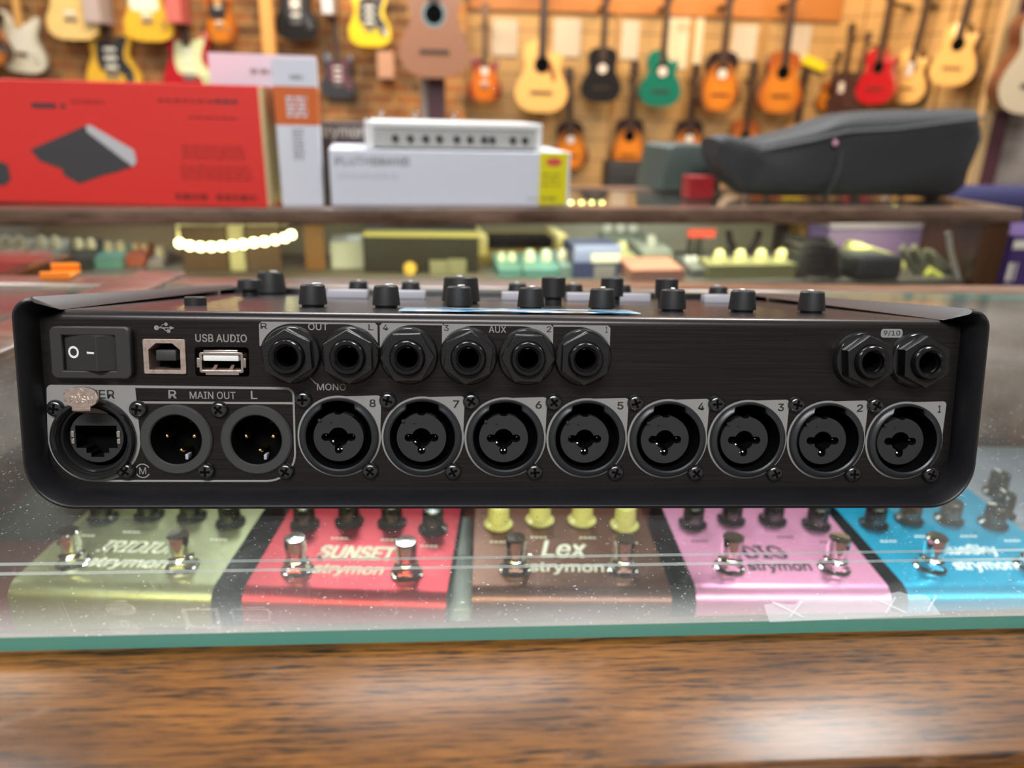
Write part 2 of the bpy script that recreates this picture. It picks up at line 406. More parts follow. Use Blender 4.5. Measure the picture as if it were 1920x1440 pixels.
# combo sockets
def combo():
    b = MB(.001); N = 72; vs = []; fs = []
    for k in range(N):
        a = 2*math.pi*k/N; d = abs(math.degrees(a)-90)
        ri = 11.75 if d < 29 else 10.35
        prof = [(12.45, 0), (12.45, .9), (12.1, 1.5), (ri+.5, 1.9), (ri, 1.5), (ri, -9)]
        vs += [(r*math.cos(a), r*math.sin(a), h) for r, h in prof]
    for k in range(N):
        for i in range(5):
            k2 = (k+1) % N; fs.append((k*6+i, k2*6+i, k2*6+i+1, k*6+i+1))
    b.raw(vs, fs, FACE); b.lathe([(12.4, -9), (0, -9)], 40, FACE)
    r = b.build('combo_socket', [M['socket_ring'], M['void']], mixer, smooth=45)
    for p in r.data.polygons:
        c = p.center
        if c.y > -.0005 and (c.x**2+c.z**2)**.5 < .0119: p.material_index = 1
    b = MB(.001); ox, oz = -.5, -.5
    hole = []
    def inhole(x, y): return math.hypot(x, y) < 3.2 or any(math.hypot(x-px, y-py) < 1.3 for px, py in ((-4.15, 0), (4.15, 0), (0, -4.15)))
    for k in range(120):
        a = 2*math.pi*k/120; rr = 6.5
        while rr > 3 and not inhole(rr*math.cos(a), rr*math.sin(a)): rr -= .05
        hole.append((rr*math.cos(a), rr*math.sin(a)))
    out = []
    for k in range(72):
        a = 2*math.pi*k/72; d = abs(math.degrees(a)-90); out.append(((7.3 if d < 9 else 7.9)*math.cos(a), (7.3 if d < 9 else 7.9)*math.sin(a)))
    b.curve2d([out, hole], 3.2, PF(ox, oz, 4.4))
    b.lathe([(0, 0), (.5, 0), (.5, 1.2), (0, 1.2)], 12, PF(ox-5.8, oz+5.6, 1.6))
    b.text('REAN', -2.6, 2.6, 4.2, 5.6, PF(ox, oz, 1.17), 0, .0)
    ins = b.build('insert', [M['insert'], M['void']], r, smooth=30); dark_walls(ins, .0072)
    for px, py, w_ in ((-.55, -4.6, -2.5), (.6, -4.5, -2.7), (-4.7, .05, -3.2), (4.6, .05, -2.8), (-2.1, -1.9, -2.2)):
        b = MB(.001); b.lathe([(0, .6), (.42, .35), (.5, 0), (.5, -5), (0, -5)], 12, PF(ox+px, oz+py, -w_+1))
        b.build('contact', M['gold'] if abs(px) > 4 else M['nickel'], r)
    return r
for k in range(8):
    if k == 0: c0 = combo(); c = c0
    else: c = copy_tree(c0, mixer)
    c.location = (COMBO[k]/1000, 0, CZ[k]/1000)
for k in range(8):
    c = [o for o in mixer.children if o.name.startswith('combo_socket')][k]
    screw(c, -11.0, 11.9, 17*k); screw(c, 9.7, -11.2, 40+23*k)

# three-pin sockets
def xlr():
    b = MB(.001)
    b.lathe([(11.2, 0), (11.2, .6), (10.7, 1.1), (8.3, 1.1), (7.9, .7), (7.9, -11)], 56, FACE); b.lathe([(7.9, -11), (0, -11)], 40, FACE, 1)
    b.box(4.2, 6.4, 5.0, 6.2, -9, -.2, FACE @ RZ(R(2)), 0, .3)
    r = b.build('xlr_socket', [M['xlr_ring'], M['void']], mixer)
    for p in r.data.polygons:
        c = p.center
        if c.y > -.0003 and (c.x**2+c.z**2)**.5 < .0081: p.material_index = 1
    for px, py in ((-4.4, .3), (4.2, .3), (-.1, -4.3)):
        b = MB(.001); b.lathe([(0, 3.0), (.5, 2.8), (.85, 2.2), (.9, 1.5), (.9, -5), (0, -5)], 16, PF(px, py, 6.0)); b.build('pin', M['gold'], r)
    b = MB(.001); b.box(.9, 1.9, -7.4, -5.7, -7, -3.5, FACE, 0, .2); b.build('key', M['lit_button'], r)
    return r
for k, x in enumerate(XLR):
    if k == 0: x0_ = xlr(); c = x0_
    else: c = copy_tree(x0_, mixer)
    c.location = (x/1000, 0, .0249)
for k, c in enumerate([o for o in mixer.children if o.name.startswith('xlr_socket')]):
    screw(c, -11.2, 9.7, 12+30*k); screw(c, 8.8, -10.2, 33*k)

# network socket with its push latch
b = MB(.001)
b.lathe([(13.0, 0), (13.0, 1.2), (12.4, 2.4), (11.6, 2.6), (11.0, 2.0), (10.6, .6), (10.4, -.4), (9.9, -.4), (9.4, -1.5), (9.4, -8)], 64, FACE)
eth = b.build('network_socket', M['black_gloss'], mixer, loc=(-.1005, 0, .025))
b = MB(.001)
rj = [(-6.4, 3.6), (6.3, 3.6), (6.3, -3.6), (3.6, -3.6), (3.6, -5.2), (2.0, -5.2), (2.0, -6.5), (-2.0, -6.5), (-2.0, -5.2), (-3.4, -5.2), (-3.4, -3.6), (-6.4, -3.6)]
out = []
for k in range(72):
    a = 2*math.pi*k/72; d = abs(math.degrees(a)-88); q = 7.5 if d < 13 else 8.2; out.append((q*math.cos(a), q*math.sin(a)))
b.curve2d([out, rj], 3, PF(.2, .4, 4.0)); ins = b.build('insert', [M['insert'], M['void']], eth, smooth=30); dark_walls(ins, .0074)
b = MB(.001); b.lathe([(9.4, -8), (0, -8)], 40, FACE); b.build('cavity', M['void'], eth)
for x0, x1 in ((-7.5, -6.45), (6.55, 7.6)):
    b = MB(.001)
    for z0, z1 in ((.3, 2.3), (-1.8, -.1)): b.box(x0, x1, z0, z1, -5, -.5, FACE, 0, .15)
    b.build('shield_tab', M['nickel'], eth)
b = MB(.001)
tab = [(5.1*math.copysign(abs(math.cos(t))**.75, math.cos(t)), 3.05*math.copysign(abs(math.sin(t))**.85, math.sin(t))) for t in [2*math.pi*k/48 for k in range(48)]]
b.prism(tab, 0, .9, PF(-.1, 14.2, -5.6), 0, .3)
b.box(-2.9, 2.6, -4.3, -2.6, -.2, .7, PF(-.1, 14.2, -5.6), 0, .2)
b.raw([(-4.2, 9.0, 3.0), (6.4, 8.6, 3.0), (4.4, 10.4, 5.2), (2.5, 10.8, 6.0), (-3.0, 10.8, 6.0), (-3.4, 9.9, 5.0)], [(0, 1, 2, 3, 4, 5)], FACE)
latch = b.build('release_latch', M['nickel_worn'], eth)
b = MB(.001); L0 = PF(-.1, 14.2, -6.55)
b.text('PUSH', -3.4, 3.5, -1.75, .25, L0, 0, .0, 0, .12)
b.curve2d([circle(-.1, 1.55, 1.05, 24), circle(-.1, 1.55, .88, 24)], .05, L0)
b.curve2d([arc(-.1, 1.55, .62, 120, 250, 8)+arc(-.1, 1.55, .45, 250, 120, 8)], .05, L0); b.box(-.1, .08, 1.0, 2.1, 0, .08, L0); b.box(.1, .45, 1.6, 1.78, 0, .08, L0)
b.build('embossed_word', mat('bright_nickel', (.95, .88, .80), .3, 1.0), latch, smooth=0)
screw(eth, -10.9, 9.7, 8); screw(eth, 9.4, -10.2, 35)

# power switch
b = MB(.001)
b.curve2d([rrect(-11.5, 11.5, -7.55, 7.55, 1.6), rrect(-8.7, 7.9, -5.9, 5.7, .4)], .9, PF(0, 0, -1.3), 0, .45)
b.box(-9.3, 9, -6.4, 6.2, -9, -8, FACE); b.box(-9.3, -8.8, -6.4, 6.2, -9, .5, FACE); b.box(8.2, 8.8, -6.4, 6.2, -9, .5, FACE); b.box(-9.3, 9, -6.6, -6.1, -9, .5, FACE); b.box(-9.3, 9, 5.9, 6.4, -9, .5, FACE)
sw = b.build('power_switch', M['switch'], mixer, loc=(-.0988, 0, .0523), smooth=30)
b = MB(.001)
prof = [(-8.1, -6), (-8.1, 1.2), (-2, 2.7), (2.6, 4.6), (3.0, 4.6), (7.3, 1.6), (7.3, -6)]
b.prism(prof, -5.4, 5.4, Matrix(((1, 0, 0, 0), (0, -1, 0, 0), (0, 0, 1, 0), (0, 0, 0, 1))) @ T(0, 0, 0), 0, .12, 1)
rk = b.build('rocker', M['switch'], sw, smooth=12)
b = MB(.001)
FM = PF(-5.0, .1, -1.97) @ RY(R(-13.8))
b.curve2d([circle(-.3, 0, 1.85, 32), circle(-.3, 0, 1.2, 32)], .05, FM); 
FM2 = PF(.7, .1, -3.86) @ RY(R(-22.4)); b.box(-1.4, 1.4, -.3, .3, -.05, .07, FM2)
b.build('printed_symbols', M['white_plastic'], rk, smooth=0)

# usb sockets
b = MB(.001)
D_ = [(-2.5, 4.05), (2.5, 4.05), (4.85, 2.0), (4.85, -4.4), (-4.85, -4.4), (-4.85, 2.0)]
b.curve2d([rrect(-6.3, 6.3, -5.45, 5.15, .4), D_], 4.0, PF(0, 0, 3.4), 0, .1)
ub = b.build('usb_printer_socket', M['nickel_worn'], mixer, loc=(-.0775, 0, .0513), smooth=30)
b = MB(.001); b.box(-6, 6, -5.2, 5, -8.5, -7.5, FACE); b.build('cavity', M['void'], ub)
b = MB(.001); b.box(-2.75, 3.3, -1.5, 1.8, -7, .2, FACE, 0, .25); b.build('tongue', M['xlr_ring'], ub)
b = MB(.001)
b.curve2d([rrect(-6.6, 6.6, -3.3, 2.9, .5), rrect(-6.05, 6.05, -2.75, 2.35, .3)], 4, PF(0, 0, 3.4), 0, .08)
b.box(-7.6, -6.6, -1.8, 1.2, -.3, .4, FACE, 0, .1); b.box(6.6, 7.4, -1.8, 1.2, -.3, .4, FACE, 0, .1)
b.box(-5.4, 5.0, 3.0, 3.7, -.3, .4, FACE, 0, .1); b.box(-5.0, 5.2, -4.1, -3.4, -.3, .5, FACE, 0, .1)
ua = b.build('usb_socket', M['nickel'], mixer, loc=(-.0603, 0, .0496), smooth=30)
b = MB(.001); b.box(-5.6, 5.2, .25, 2.1, -7, .3, FACE, 0, .25); b.build('tongue', M['white_plastic'], ua)
b = MB(.001); b.box(-8.2, 8.2, -4.5, 4.5, -8.5, -7.8, FACE); b.build('cavity', M['void'], ua)
b = MB(.001)
b.box(-6, 6, -2.7, -2.5, -7, .2, FACE)
for x in (-2.6, 2.6): b.raw([(x-.6, -2.5, .2), (x+.6, -2.5, .2), (x+.5, -1.2, -2.5), (x-.5, -1.2, -2.5)], [(0, 1, 2, 3)], FACE)
b.build('spring_contacts', M['nickel_worn'], ua)

# controls on the top plate
TILT = R(.6)
def on_plate(x, y, dz=0): return (x/1000, y/1000, (pz(y)+dz)/1000)
def knob(x, y, rb, rt_, h, kind='knob', turn=20):
    b = MB(.001)
    if kind == 'encoder':
        b.lathe([(0, 0), (3.6, 0), (3.6, 3.2), (rb, 3.2), (rb, 3.5), (rt_, h-.5), (rt_-.5, h), (0, h+.15)], 36)
    else:
        b.lathe([(0, 0), (rb-1.0, 0), (rb-1.0, .9), (rb, .9), (rb, 1.5), (rt_+.15, h-.6), (rt_-.4, h), (0, h)], 36)
    k = b.build('encoder_knob' if kind == 'encoder' else 'knob', M['knob'], mixer, on_plate(x, y, .05), (TILT, 0, 0), smooth=32)
    if kind != 'encoder':
        b = MB(.001); b.box(-.75, .75, rt_*.1, rt_-.1, h-.2, h+.55, RZ(R(turn)), 0, .25)
        b.build('pointer', M['white_plastic'], k)
    return k
for k in range(8): knob(-39.5+26.0*k, 36, 4.95, 4.15, 8.0, 'knob', -28+3*k)
knob(12.4, 80, 8.0, 6.9, 11.0, 'knob', 12)
knob(-86.5, 158, 7.6, 6.2, 11.5, 'knob', -10); knob(-90.3, 134, 6.0, 5.5, 8.0, 'encoder')
for x, y in ((51, 78), (79, 96), (103, 94)): knob(x, y, 5.1, 5.0, 11.5, 'encoder')
for x, y in ((-40.8, 150), (-14.4, 150), (40, 150), (69, 150), (94, 150), (142, 142)): knob(x, y, 5.2, 4.3, 7.6, 'knob', 5)
b = MB(.001); b.lathe([(0, 0), (3.75, 0), (3.75, 2.6), (3.4, 3.0), (0, 3.0)], 28); b.build('round_button', M['black_matte'], mixer, on_plate(-81.6, 38.5, 0), (TILT, 0, 0))
for x0, x1 in ((-51, -32), (-21, -5), (31, 41), (62, 77), (86, 102), (128, 145)):
    b = MB(.001); b.box(x0, x1, -3, 3, 0, 4.0, None, 0, .5); b.build('lit_button', M['lit_button'], mixer, on_plate(0, 122, 0), (TILT, 0, 0))
# flat strip of blue, white and tan streaks beside the front row of knobs
streaks = mat('colour_streaks', (.1, .3, .5), .12); n_, l_, b_ = nodes(streaks)
fx = noise(streaks, coords(streaks, (45, 260, 1)), 1.0, 3)
l_.new(ramp(streaks, fx, [(.36, (.02, .05, .08)), (.46, (.02, .28, .55)), (.54, (.75, .82, .85)), (.64, (.35, .30, .2))]), b_.inputs['Base Color'])
b = MB(.001); b.box(-6, 72, 5, 25, 0, .35, None, 0, .1); b.build('colour_streaks', streaks, mixer, on_plate(0, 0, 0.55), (TILT, 0, 0))
# ------------------------------------------------------------------ near display case
def wood(name, light, dark, rough=.28, sx=16, sy=150, sz=150, coat=.35, spec=.5, crough=.1):
    m = mat(name, light, rough, 0, coat, spec=spec, crough=crough); n, l, b = nodes(m)
    f = noise(m, coords(m, (sx, sy, sz)), 1.0, 6, .62, .35)
    g = noise(m, coords(m, (sx*3.2, sy*1.6, sz*1.6)), 1.0, 3, .6)
    mx = n.new('ShaderNodeMath'); mx.operation = 'MULTIPLY_ADD'; mx.inputs[1].default_value = .38; l.new(g, mx.inputs[0])
    m2 = n.new('ShaderNodeMath'); m2.operation = 'MULTIPLY'; m2.inputs[1].default_value = .64; l.new(f, m2.inputs[0]); l.new(m2.outputs[0], mx.inputs[2])
    mid = tuple((a*.62+d*.38) for a, d in zip(light, dark))
    l.new(ramp(m, mx.outputs[0], [(.40, dark), (.47, mid), (.53, light), (.64, tuple(min(1, c*1.25) for c in light))]), b.inputs['Base Color'])
    k = noise(m, coords(m, (sx*.35, sy*.05, sz*.05)), 1.0, 3, .6)
    t = n.new('ShaderNodeMixRGB'); t.blend_type = 'MULTIPLY'; t.inputs[0].default_value = 1
    src = b.inputs['Base Color'].links[0].from_socket; l.new(src, t.inputs[1]); l.new(ramp(m, k, [(.36, (.55, .50, .46)), (.62, (1.25, 1.2, 1.15))]), t.inputs[2]); l.new(t.outputs[0], b.inputs['Base Color'])
    bump(m, f, .25, .0003)
    return m
M['oak'] = wood('oak_stain', (.150, .059, .008), (.015, .006, .002), .45, 42, 760, 760, .32, .2, .24)
M['rail_wood'] = wood('brown_rail', (.165, .105, .076), (.075, .045, .032), .35, 10, 80, 80)
M['post_wood'] = wood('dark_post', (.115, .050, .020), (.05, .02, .008), .4, 40, 40, 6)
def scuffs(m):
    n, l, b = nodes(m); k = noise(m, coords(m, (26, 60, 60)), 1.0, 6, .7); src = b.inputs['Base Color'].links[0].from_socket
    mr = n.new('ShaderNodeMapRange'); mr.inputs['From Min'].default_value = .60; mr.inputs['From Max'].default_value = .74; mr.inputs['To Max'].default_value = .26; l.new(k, mr.inputs[0])
    t = n.new('ShaderNodeMixRGB'); l.new(mr.outputs[0], t.inputs[0]); l.new(src, t.inputs[1]); t.inputs[2].default_value = (.36, .28, .22, 1); l.new(t.outputs[0], b.inputs['Base Color'])
scuffs(M['oak'])
def glass(name, tint, dust_amt, edge_band=False):
    m = bpy.data.materials.new(name); m.use_nodes = True; n, l = m.node_tree.nodes, m.node_tree.links; n.clear()
    out = n.new('ShaderNodeOutputMaterial'); tr = n.new('ShaderNodeBsdfTransparent'); tr.inputs[0].default_value = (*tint, 1)
    gl = n.new('ShaderNodeBsdfGlossy'); gl.inputs['Roughness'].default_value = .02; fr = n.new('ShaderNodeFresnel'); ge = n.new('ShaderNodeNewGeometry')
    io = n.new('ShaderNodeMapRange'); io.inputs['To Min'].default_value = 1.5; io.inputs['To Max'].default_value = 1/1.5
    l.new(ge.outputs['Backfacing'], io.inputs[0]); l.new(io.outputs[0], fr.inputs['IOR'])
    mx = n.new('ShaderNodeMixShader'); l.new(fr.outputs[0], mx.inputs[0]); l.new(tr.outputs[0], mx.inputs[1]); l.new(gl.outputs[0], mx.inputs[2])
    res = mx.outputs[0]
    if dust_amt:
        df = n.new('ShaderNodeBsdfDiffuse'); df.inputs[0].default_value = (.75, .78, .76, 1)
        tc = n.new('ShaderNodeTexCoord')
        def nz(scale, lo, hi, amt, det=2):
            t = n.new('ShaderNodeTexNoise'); t.inputs['Scale'].default_value = scale; t.inputs['Detail'].default_value = det; l.new(tc.outputs['Object'], t.inputs[0])
            mr = n.new('ShaderNodeMapRange'); mr.inputs['From Min'].default_value = lo; mr.inputs['From Max'].default_value = hi; mr.inputs['To Max'].default_value = amt
            l.new(t.outputs['Fac'], mr.inputs[0]); return mr.outputs[0]
        def add(a, b):
            k = n.new('ShaderNodeMath'); k.operation = 'ADD'; k.use_clamp = True; l.new(a, k.inputs[0]); l.new(b, k.inputs[1]); return k.outputs[0]
        fac = add(nz(900, .685, .77, .6), nz(14, .45, .8, dust_amt*1.6, 5))
        fac = add(fac, nz(3, 0, .01, dust_amt*.5))
        if edge_band:     # whitish haze mixed into the last two centimetres before the polished edge
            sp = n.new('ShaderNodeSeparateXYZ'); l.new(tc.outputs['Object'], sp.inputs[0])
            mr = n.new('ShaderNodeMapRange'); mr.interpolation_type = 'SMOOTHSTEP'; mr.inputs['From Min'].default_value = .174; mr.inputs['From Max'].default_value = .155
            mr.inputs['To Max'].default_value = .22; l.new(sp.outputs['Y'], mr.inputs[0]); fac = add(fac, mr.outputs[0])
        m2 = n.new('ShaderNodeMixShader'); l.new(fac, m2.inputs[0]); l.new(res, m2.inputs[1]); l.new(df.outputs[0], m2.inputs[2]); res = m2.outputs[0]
    l.new(res, out.inputs[0]); return m
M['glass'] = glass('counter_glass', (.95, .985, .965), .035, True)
M['glass2'] = glass('case_glass', (.96, .985, .97), .01)
M['glass_edge'] = mat('glass_polished_edge', (.10, .32, .255), .25, trans=.15)
M['line_pair'] = mat('glass_lines', (.75, .75, .75), .4, alpha=.45)
M['maroon'] = textured('maroon_carpet', [(.3, (.105, .030, .028)), (.7, (.16, .05, .045))], (1, 1, 1), 800, .9, bmp=.3)
M['mat_dark'] = textured('dark_speckled_mat', [(.35, (.030, .034, .026)), (.62, (.06, .066, .05)), (.74, (.20, .21, .17))], (1, 1, 1), 420, .6, nrough=.7)

case = thing('display_case', 'wood-framed glass display case in front, holding the row of coloured pedals under its top', 'display case', (0, 0, 0))
b = MB(); b.box(-.335, 1.5, .1135, .166, .935, .9958, None, 0, .003, 3); b.build('front_rail', M['oak'], case)
b = MB(); b.box(-.335, 1.5, .528, .560, .945, 1.0005, None, 0, .004, 3); b.build('rear_rail', M['rail_wood'], case)
b = MB(); b.box(-.019, .019, -.22, .22, -.026, .026, None, 0, .003, 2)
b.build('side_rail', M['rail_wood'], case, (-.252, .35, .977), (0, 0, R(-8)))
b = MB()
b.box(-.335, 1.5, .1560, .528, .9960, 1.0)
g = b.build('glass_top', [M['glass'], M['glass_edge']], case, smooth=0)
for p in g.data.polygons:
    if p.normal.z < .5 and p.normal.z > -.5: p.material_index = 1
b = MB()
for ya, yc in ((1057, 1030), (1075, 1047)):  # two thin pale translucent lines just under the glass top
    q0, q1 = on_z(0, ya, .996), on_z(1912, yc, .996); dq = (q1-q0); q0 = q0-dq*.5; q1 = q1+dq*2
    b.raw([(q0.x, q0.y-.0008, .9958), (q1.x, q1.y-.0008, .9958), (q1.x, q1.y+.0008, .9958), (q0.x, q0.y+.0008, .9958)], [(0, 1, 2, 3)])
b.build('glass_lines', M['line_pair'], case, rot=(0, 0, 0), smooth=0)
b = MB(); b.box(-.32, 1.5, .166, .528, .830, .8480); b.build('shelf', M['maroon'], case)
b = MB(); qm = on_z(30, 1013, .849).y; b.box(-.318, -.105, qm, .520, .8482, .8486); b.build('shelf_mat', M['mat_dark'], case)
b = MB(); b.box(-.335, 1.5, .13, .158, .05, .936); b.box(-.335, 1.5, .532, .556, .05, .946); b.box(-.335, -.32, .158, .532, .05, .94); b.box(1.48, 1.5, .158, .532, .05, .94); b.box(-.32, 1.5, .145, .55, 0, .05)
b.build('cabinet_panels', M['post_wood'], case)
# tape scraps on the glass
M['tape'] = mat('clear_tape', (.85, .9, .92), .12, alpha=.26)
b = MB(); rnd = random.Random(3)
p0, p1 = on_z(1440, 1164, 1.0), on_z(1760, 1150, 1.0); dx = (p1-p0)
lo, hi = [], []
for k in range(22):
    t = k/21; q = p0+dx*t; lo.append((q.x, q.y-.001, .0003)); hi.append((q.x+.001, q.y+.0065+rnd.uniform(-.0013, .0013)+(.002 if .72 < t < .95 else 0), .0003+rnd.uniform(0, .0006)))
b.raw(lo+hi, [(k, k+1, 22+k+1, 22+k) for k in range(21)])
for t, s in ((.12, 1), (.2, -1), (.68, 1), (.80, -1), (.93, 1)):
    q = p0+dx*t; b.tube([(q.x, q.y, .0006), (q.x+s*.006, q.y+.006, .0012)], .0003, 5)
tag(b.build('tape_scrap', M['tape'], None, (0, 0, 1.0)), 'torn strip of clear tape stuck on the glass above the pink pedal', 'tape')

# ------------------------------------------------------------------ pedals under the glass
def anod(name, c, rough=.34, metal=.7): return textured(name, [(.3, tuple(x*.92 for x in c)), (.7, c)], (1, 1, 1), 1500, rough, metal, bmp=.08, bdist=.0002)
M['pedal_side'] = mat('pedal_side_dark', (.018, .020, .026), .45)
M['cream'] = mat('cream_print', (.80, .78, .66), .5)
M['label_black'] = mat('black_print', (.015, .015, .018), .5)
M['pknob'] = mat('pedal_knob_black', (.012, .014, .013), .14, coat=.6)
M['pknob_cream'] = mat('pedal_knob_cream', (.80, .74, .25), .3, coat=.4)
def footswitch(parent, x, y, z, s=1.0):
    b = MB(.001*s)
    b.lathe([(0, 0), (7.4, 0), (7.6, 1.0), (7.0, 1.6), (6.4, 1.8)], 28)
    b.prism([(6.3*math.cos(R(60*k)), 6.3*math.sin(R(60*k))) for k in range(6)], 1.8, 4.2, None, 0, .5, 1)
    b.lathe([(5.6, 4.0), (5.7, 5.6), (4.9, 6.4), (4.4, 7.2), (4.3, 8.5), (4.9, 10.5), (5.0, 17.2), (4.5, 17.9), (0, 18.0)], 28)
    return b.build('footswitch', M['chrome'], parent, (x, y, z))
def pedal(name, label, color_mat, pix, title, tmat, kmat, tb=.02, shear_=0, tbox=(-22, 22), tz=(36, 46), sub=(-22, 22), knobs=4, turn=0):
    """effects pedal; pix = left and right pixel of the front top edge"""
    a, c = on_z(*pix[0], .8945), on_z(*pix[1], .8945)
    ctr = (a+c)/2; ang = math.atan2(c.y-a.y, c.x-a.x) if not turn else turn
    W, D, H = 101.6, 117.0, 45.6
    t = thing('effects_pedal', label, 'pedal', (ctr.x, ctr.y-.004, .8490), (0, 0, ang), 'pedals under the glass')
    # wrap: front, rounded top edge, top, rear
    prof = [(0, 0)] + arc(9, H-9, 9, 180, 90, 8) + arc(D-6, H-6, 6, 90, 0, 6) + [(D, 0)]
    YZ = Matrix(((0, 0, 1, 0), (1, 0, 0, 0), (0, 1, 0, 0), (0, 0, 0, 1)))
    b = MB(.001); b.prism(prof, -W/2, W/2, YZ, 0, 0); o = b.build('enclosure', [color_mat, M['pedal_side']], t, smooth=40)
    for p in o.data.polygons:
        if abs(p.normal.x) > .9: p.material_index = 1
    for x in (-28.5, 28.5): footswitch(t, x/1000, .0215, H/1000, 1.12)
    b = MB(.001); q = T(0, 0, H+.08)
    b.text(title, tbox[0], tbox[1], tz[0]-1, tz[1]+1, q, 0, tb, shear_)
    b.text('strymon', sub[0], sub[1], 17.5, 28, q, 0, .03, .12)
    for x, y in ((-37, 55), (-14, 60), (14, 60), (37, 55)):
        for dx_ in (-4, -1.4, 1.2, 3.6): b.box(x+dx_-.9, x+dx_+.9, y-7.5, y-6.0, 0, .02, q)
    b.build('printed_name', tmat, t, smooth=0)
    b = MB(.001); b.lathe([(0, 0), (1.5, 0), (1.2, 1.2), (0, 1.6)], 12); b.build('indicator', M['nickel'], t, (-.020, .034, H/1000))
    rows = [(-37, 66), (-12.5, 71), (12.5, 71), (37, 66)]
    if knobs > 4: rows += [(-22, 104), (22, 104)]
    for x, y in rows:
        b = MB(.001)
        b.lathe([(0, 0), (7.6, 0), (8.4, .8), (8.4, 1.6), (7.2, 2.6), (6.2, 3.4), (5.9, 12.5), (5.2, 13.6), (0, 13.8)], 28)
        k = b.build('knob', kmat, t, (x/1000, y/1000, (H)/1000))
        b = MB(.001); b.box(-.5, .5, 1, 5.6, 13.6, 14.1, RZ(R(30+x))); b.build('pointer', M['white_plastic'], k)
    return t
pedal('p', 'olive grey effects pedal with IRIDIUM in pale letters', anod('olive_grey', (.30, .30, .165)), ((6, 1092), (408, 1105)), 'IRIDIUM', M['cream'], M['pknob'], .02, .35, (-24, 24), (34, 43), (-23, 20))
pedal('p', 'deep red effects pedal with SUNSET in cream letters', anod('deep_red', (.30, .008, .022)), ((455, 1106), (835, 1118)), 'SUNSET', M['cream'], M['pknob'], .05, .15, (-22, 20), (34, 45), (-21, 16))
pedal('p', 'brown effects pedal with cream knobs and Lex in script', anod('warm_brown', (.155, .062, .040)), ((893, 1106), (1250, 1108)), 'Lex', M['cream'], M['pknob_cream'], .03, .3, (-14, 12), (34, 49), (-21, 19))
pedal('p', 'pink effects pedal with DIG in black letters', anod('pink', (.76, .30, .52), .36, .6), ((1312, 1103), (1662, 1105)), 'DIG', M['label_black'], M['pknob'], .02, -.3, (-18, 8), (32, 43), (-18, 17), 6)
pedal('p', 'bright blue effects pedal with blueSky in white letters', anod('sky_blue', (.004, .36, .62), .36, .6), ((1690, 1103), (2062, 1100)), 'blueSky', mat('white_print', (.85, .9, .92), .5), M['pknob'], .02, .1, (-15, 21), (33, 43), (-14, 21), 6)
# pedal row behind, seen past the mixer's right end
def simple_pedal(label, color, loc, ang, knobs, title=None):
    t = thing('effects_pedal', label, 'pedal', loc, (0, 0, ang), 'pedals at the back of the case')
    b = MB(.001); b.box(-70, 70, 0, 120, 0, 42, None, 0, 5, 3); b.build('enclosure', color, t)
    for x, y in knobs:
        b = MB(.001); b.lathe([(0, 0), (8.4, 0), (8.6, 1.4), (6.4, 3), (6.0, 14), (5.2, 15), (0, 15.2)], 28); k = b.build('knob', M['pknob'], t, (x/1000, y/1000, .042))
        b = MB(.001); b.box(-.5, .5, 1, 5.6, 14.8, 15.5); b.build('pointer', M['white_plastic'], k)
    return t
q = on_z(1905, 960, .89)
t = simple_pedal('blue-grey effects pedal with black knobs behind the blue pedal', anod('slate_grey', (.20, .22, .27), .4, .3), (q.x+.035, q.y-.02, .849), R(-4), ((-50, 12), (-22, 10), (6, 12), (-36, 40)))
footswitch(t, -.045, .075, .042)
# grey patch plugs between the red and brown pedals
M['grey_plug'] = mat('grey_plug', (.34, .37, .37), .4)
for lab, px, py0, ln in (('grey pancake patch plug between the red and brown pedals', 866, 1002, .045), ('second grey patch plug standing nearer the glass front', 868, 1085, .052)):
    c = on_z(px, py0, .875)
    o = thing('patch_plug', lab, 'plug', (c.x, c.y, .849), (0, 0, R(-3)))
    b = MB(.001); b.box(-6.2, 6.2, -ln*500, ln*500, 0, 26, None, 0, 3, 3); b.build('plug_body', M['grey_plug'], o)
    b = MB(.001)
    for k in range(4): b.lathe([(3.0, 0), (4.4, .2), (4.4, 1.6), (3.0, 1.8)], 16, T(0, -ln*500-2.0-2.6*k, 16) @ RX(R(90)))
    b.lathe([(0, 0), (3.0, 0), (3.0, 12), (0, 12)], 16, T(0, -ln*500+1, 16) @ RX(R(90))); b.build('strain_relief', M['lit_button'], o)

# left-hand case across the corner
case2 = thing('display_case', 'second glass display case adjoining at the left corner of the wood frame', 'display case', (0, 0, 0))
b = MB(); b.box(-1.4, -.337, .20, .66, .9942, 1.0, None, 0, .001, 1); b.build('glass_top', M['glass2'], case2, smooth=0)
b = MB(); b.box(-1.4, -.337, .20, .66, .83, .85); b.build('shelf', M['maroon'], case2)
b = MB(); b.box(-1.4, -.337, .635, .67, .0, .994); b.box(-1.42, -1.385, .20, .67, 0, .994); b.box(-1.4, -.337, .2, .22, 0, .994); b.build('cabinet_panels', M['post_wood'], case2)
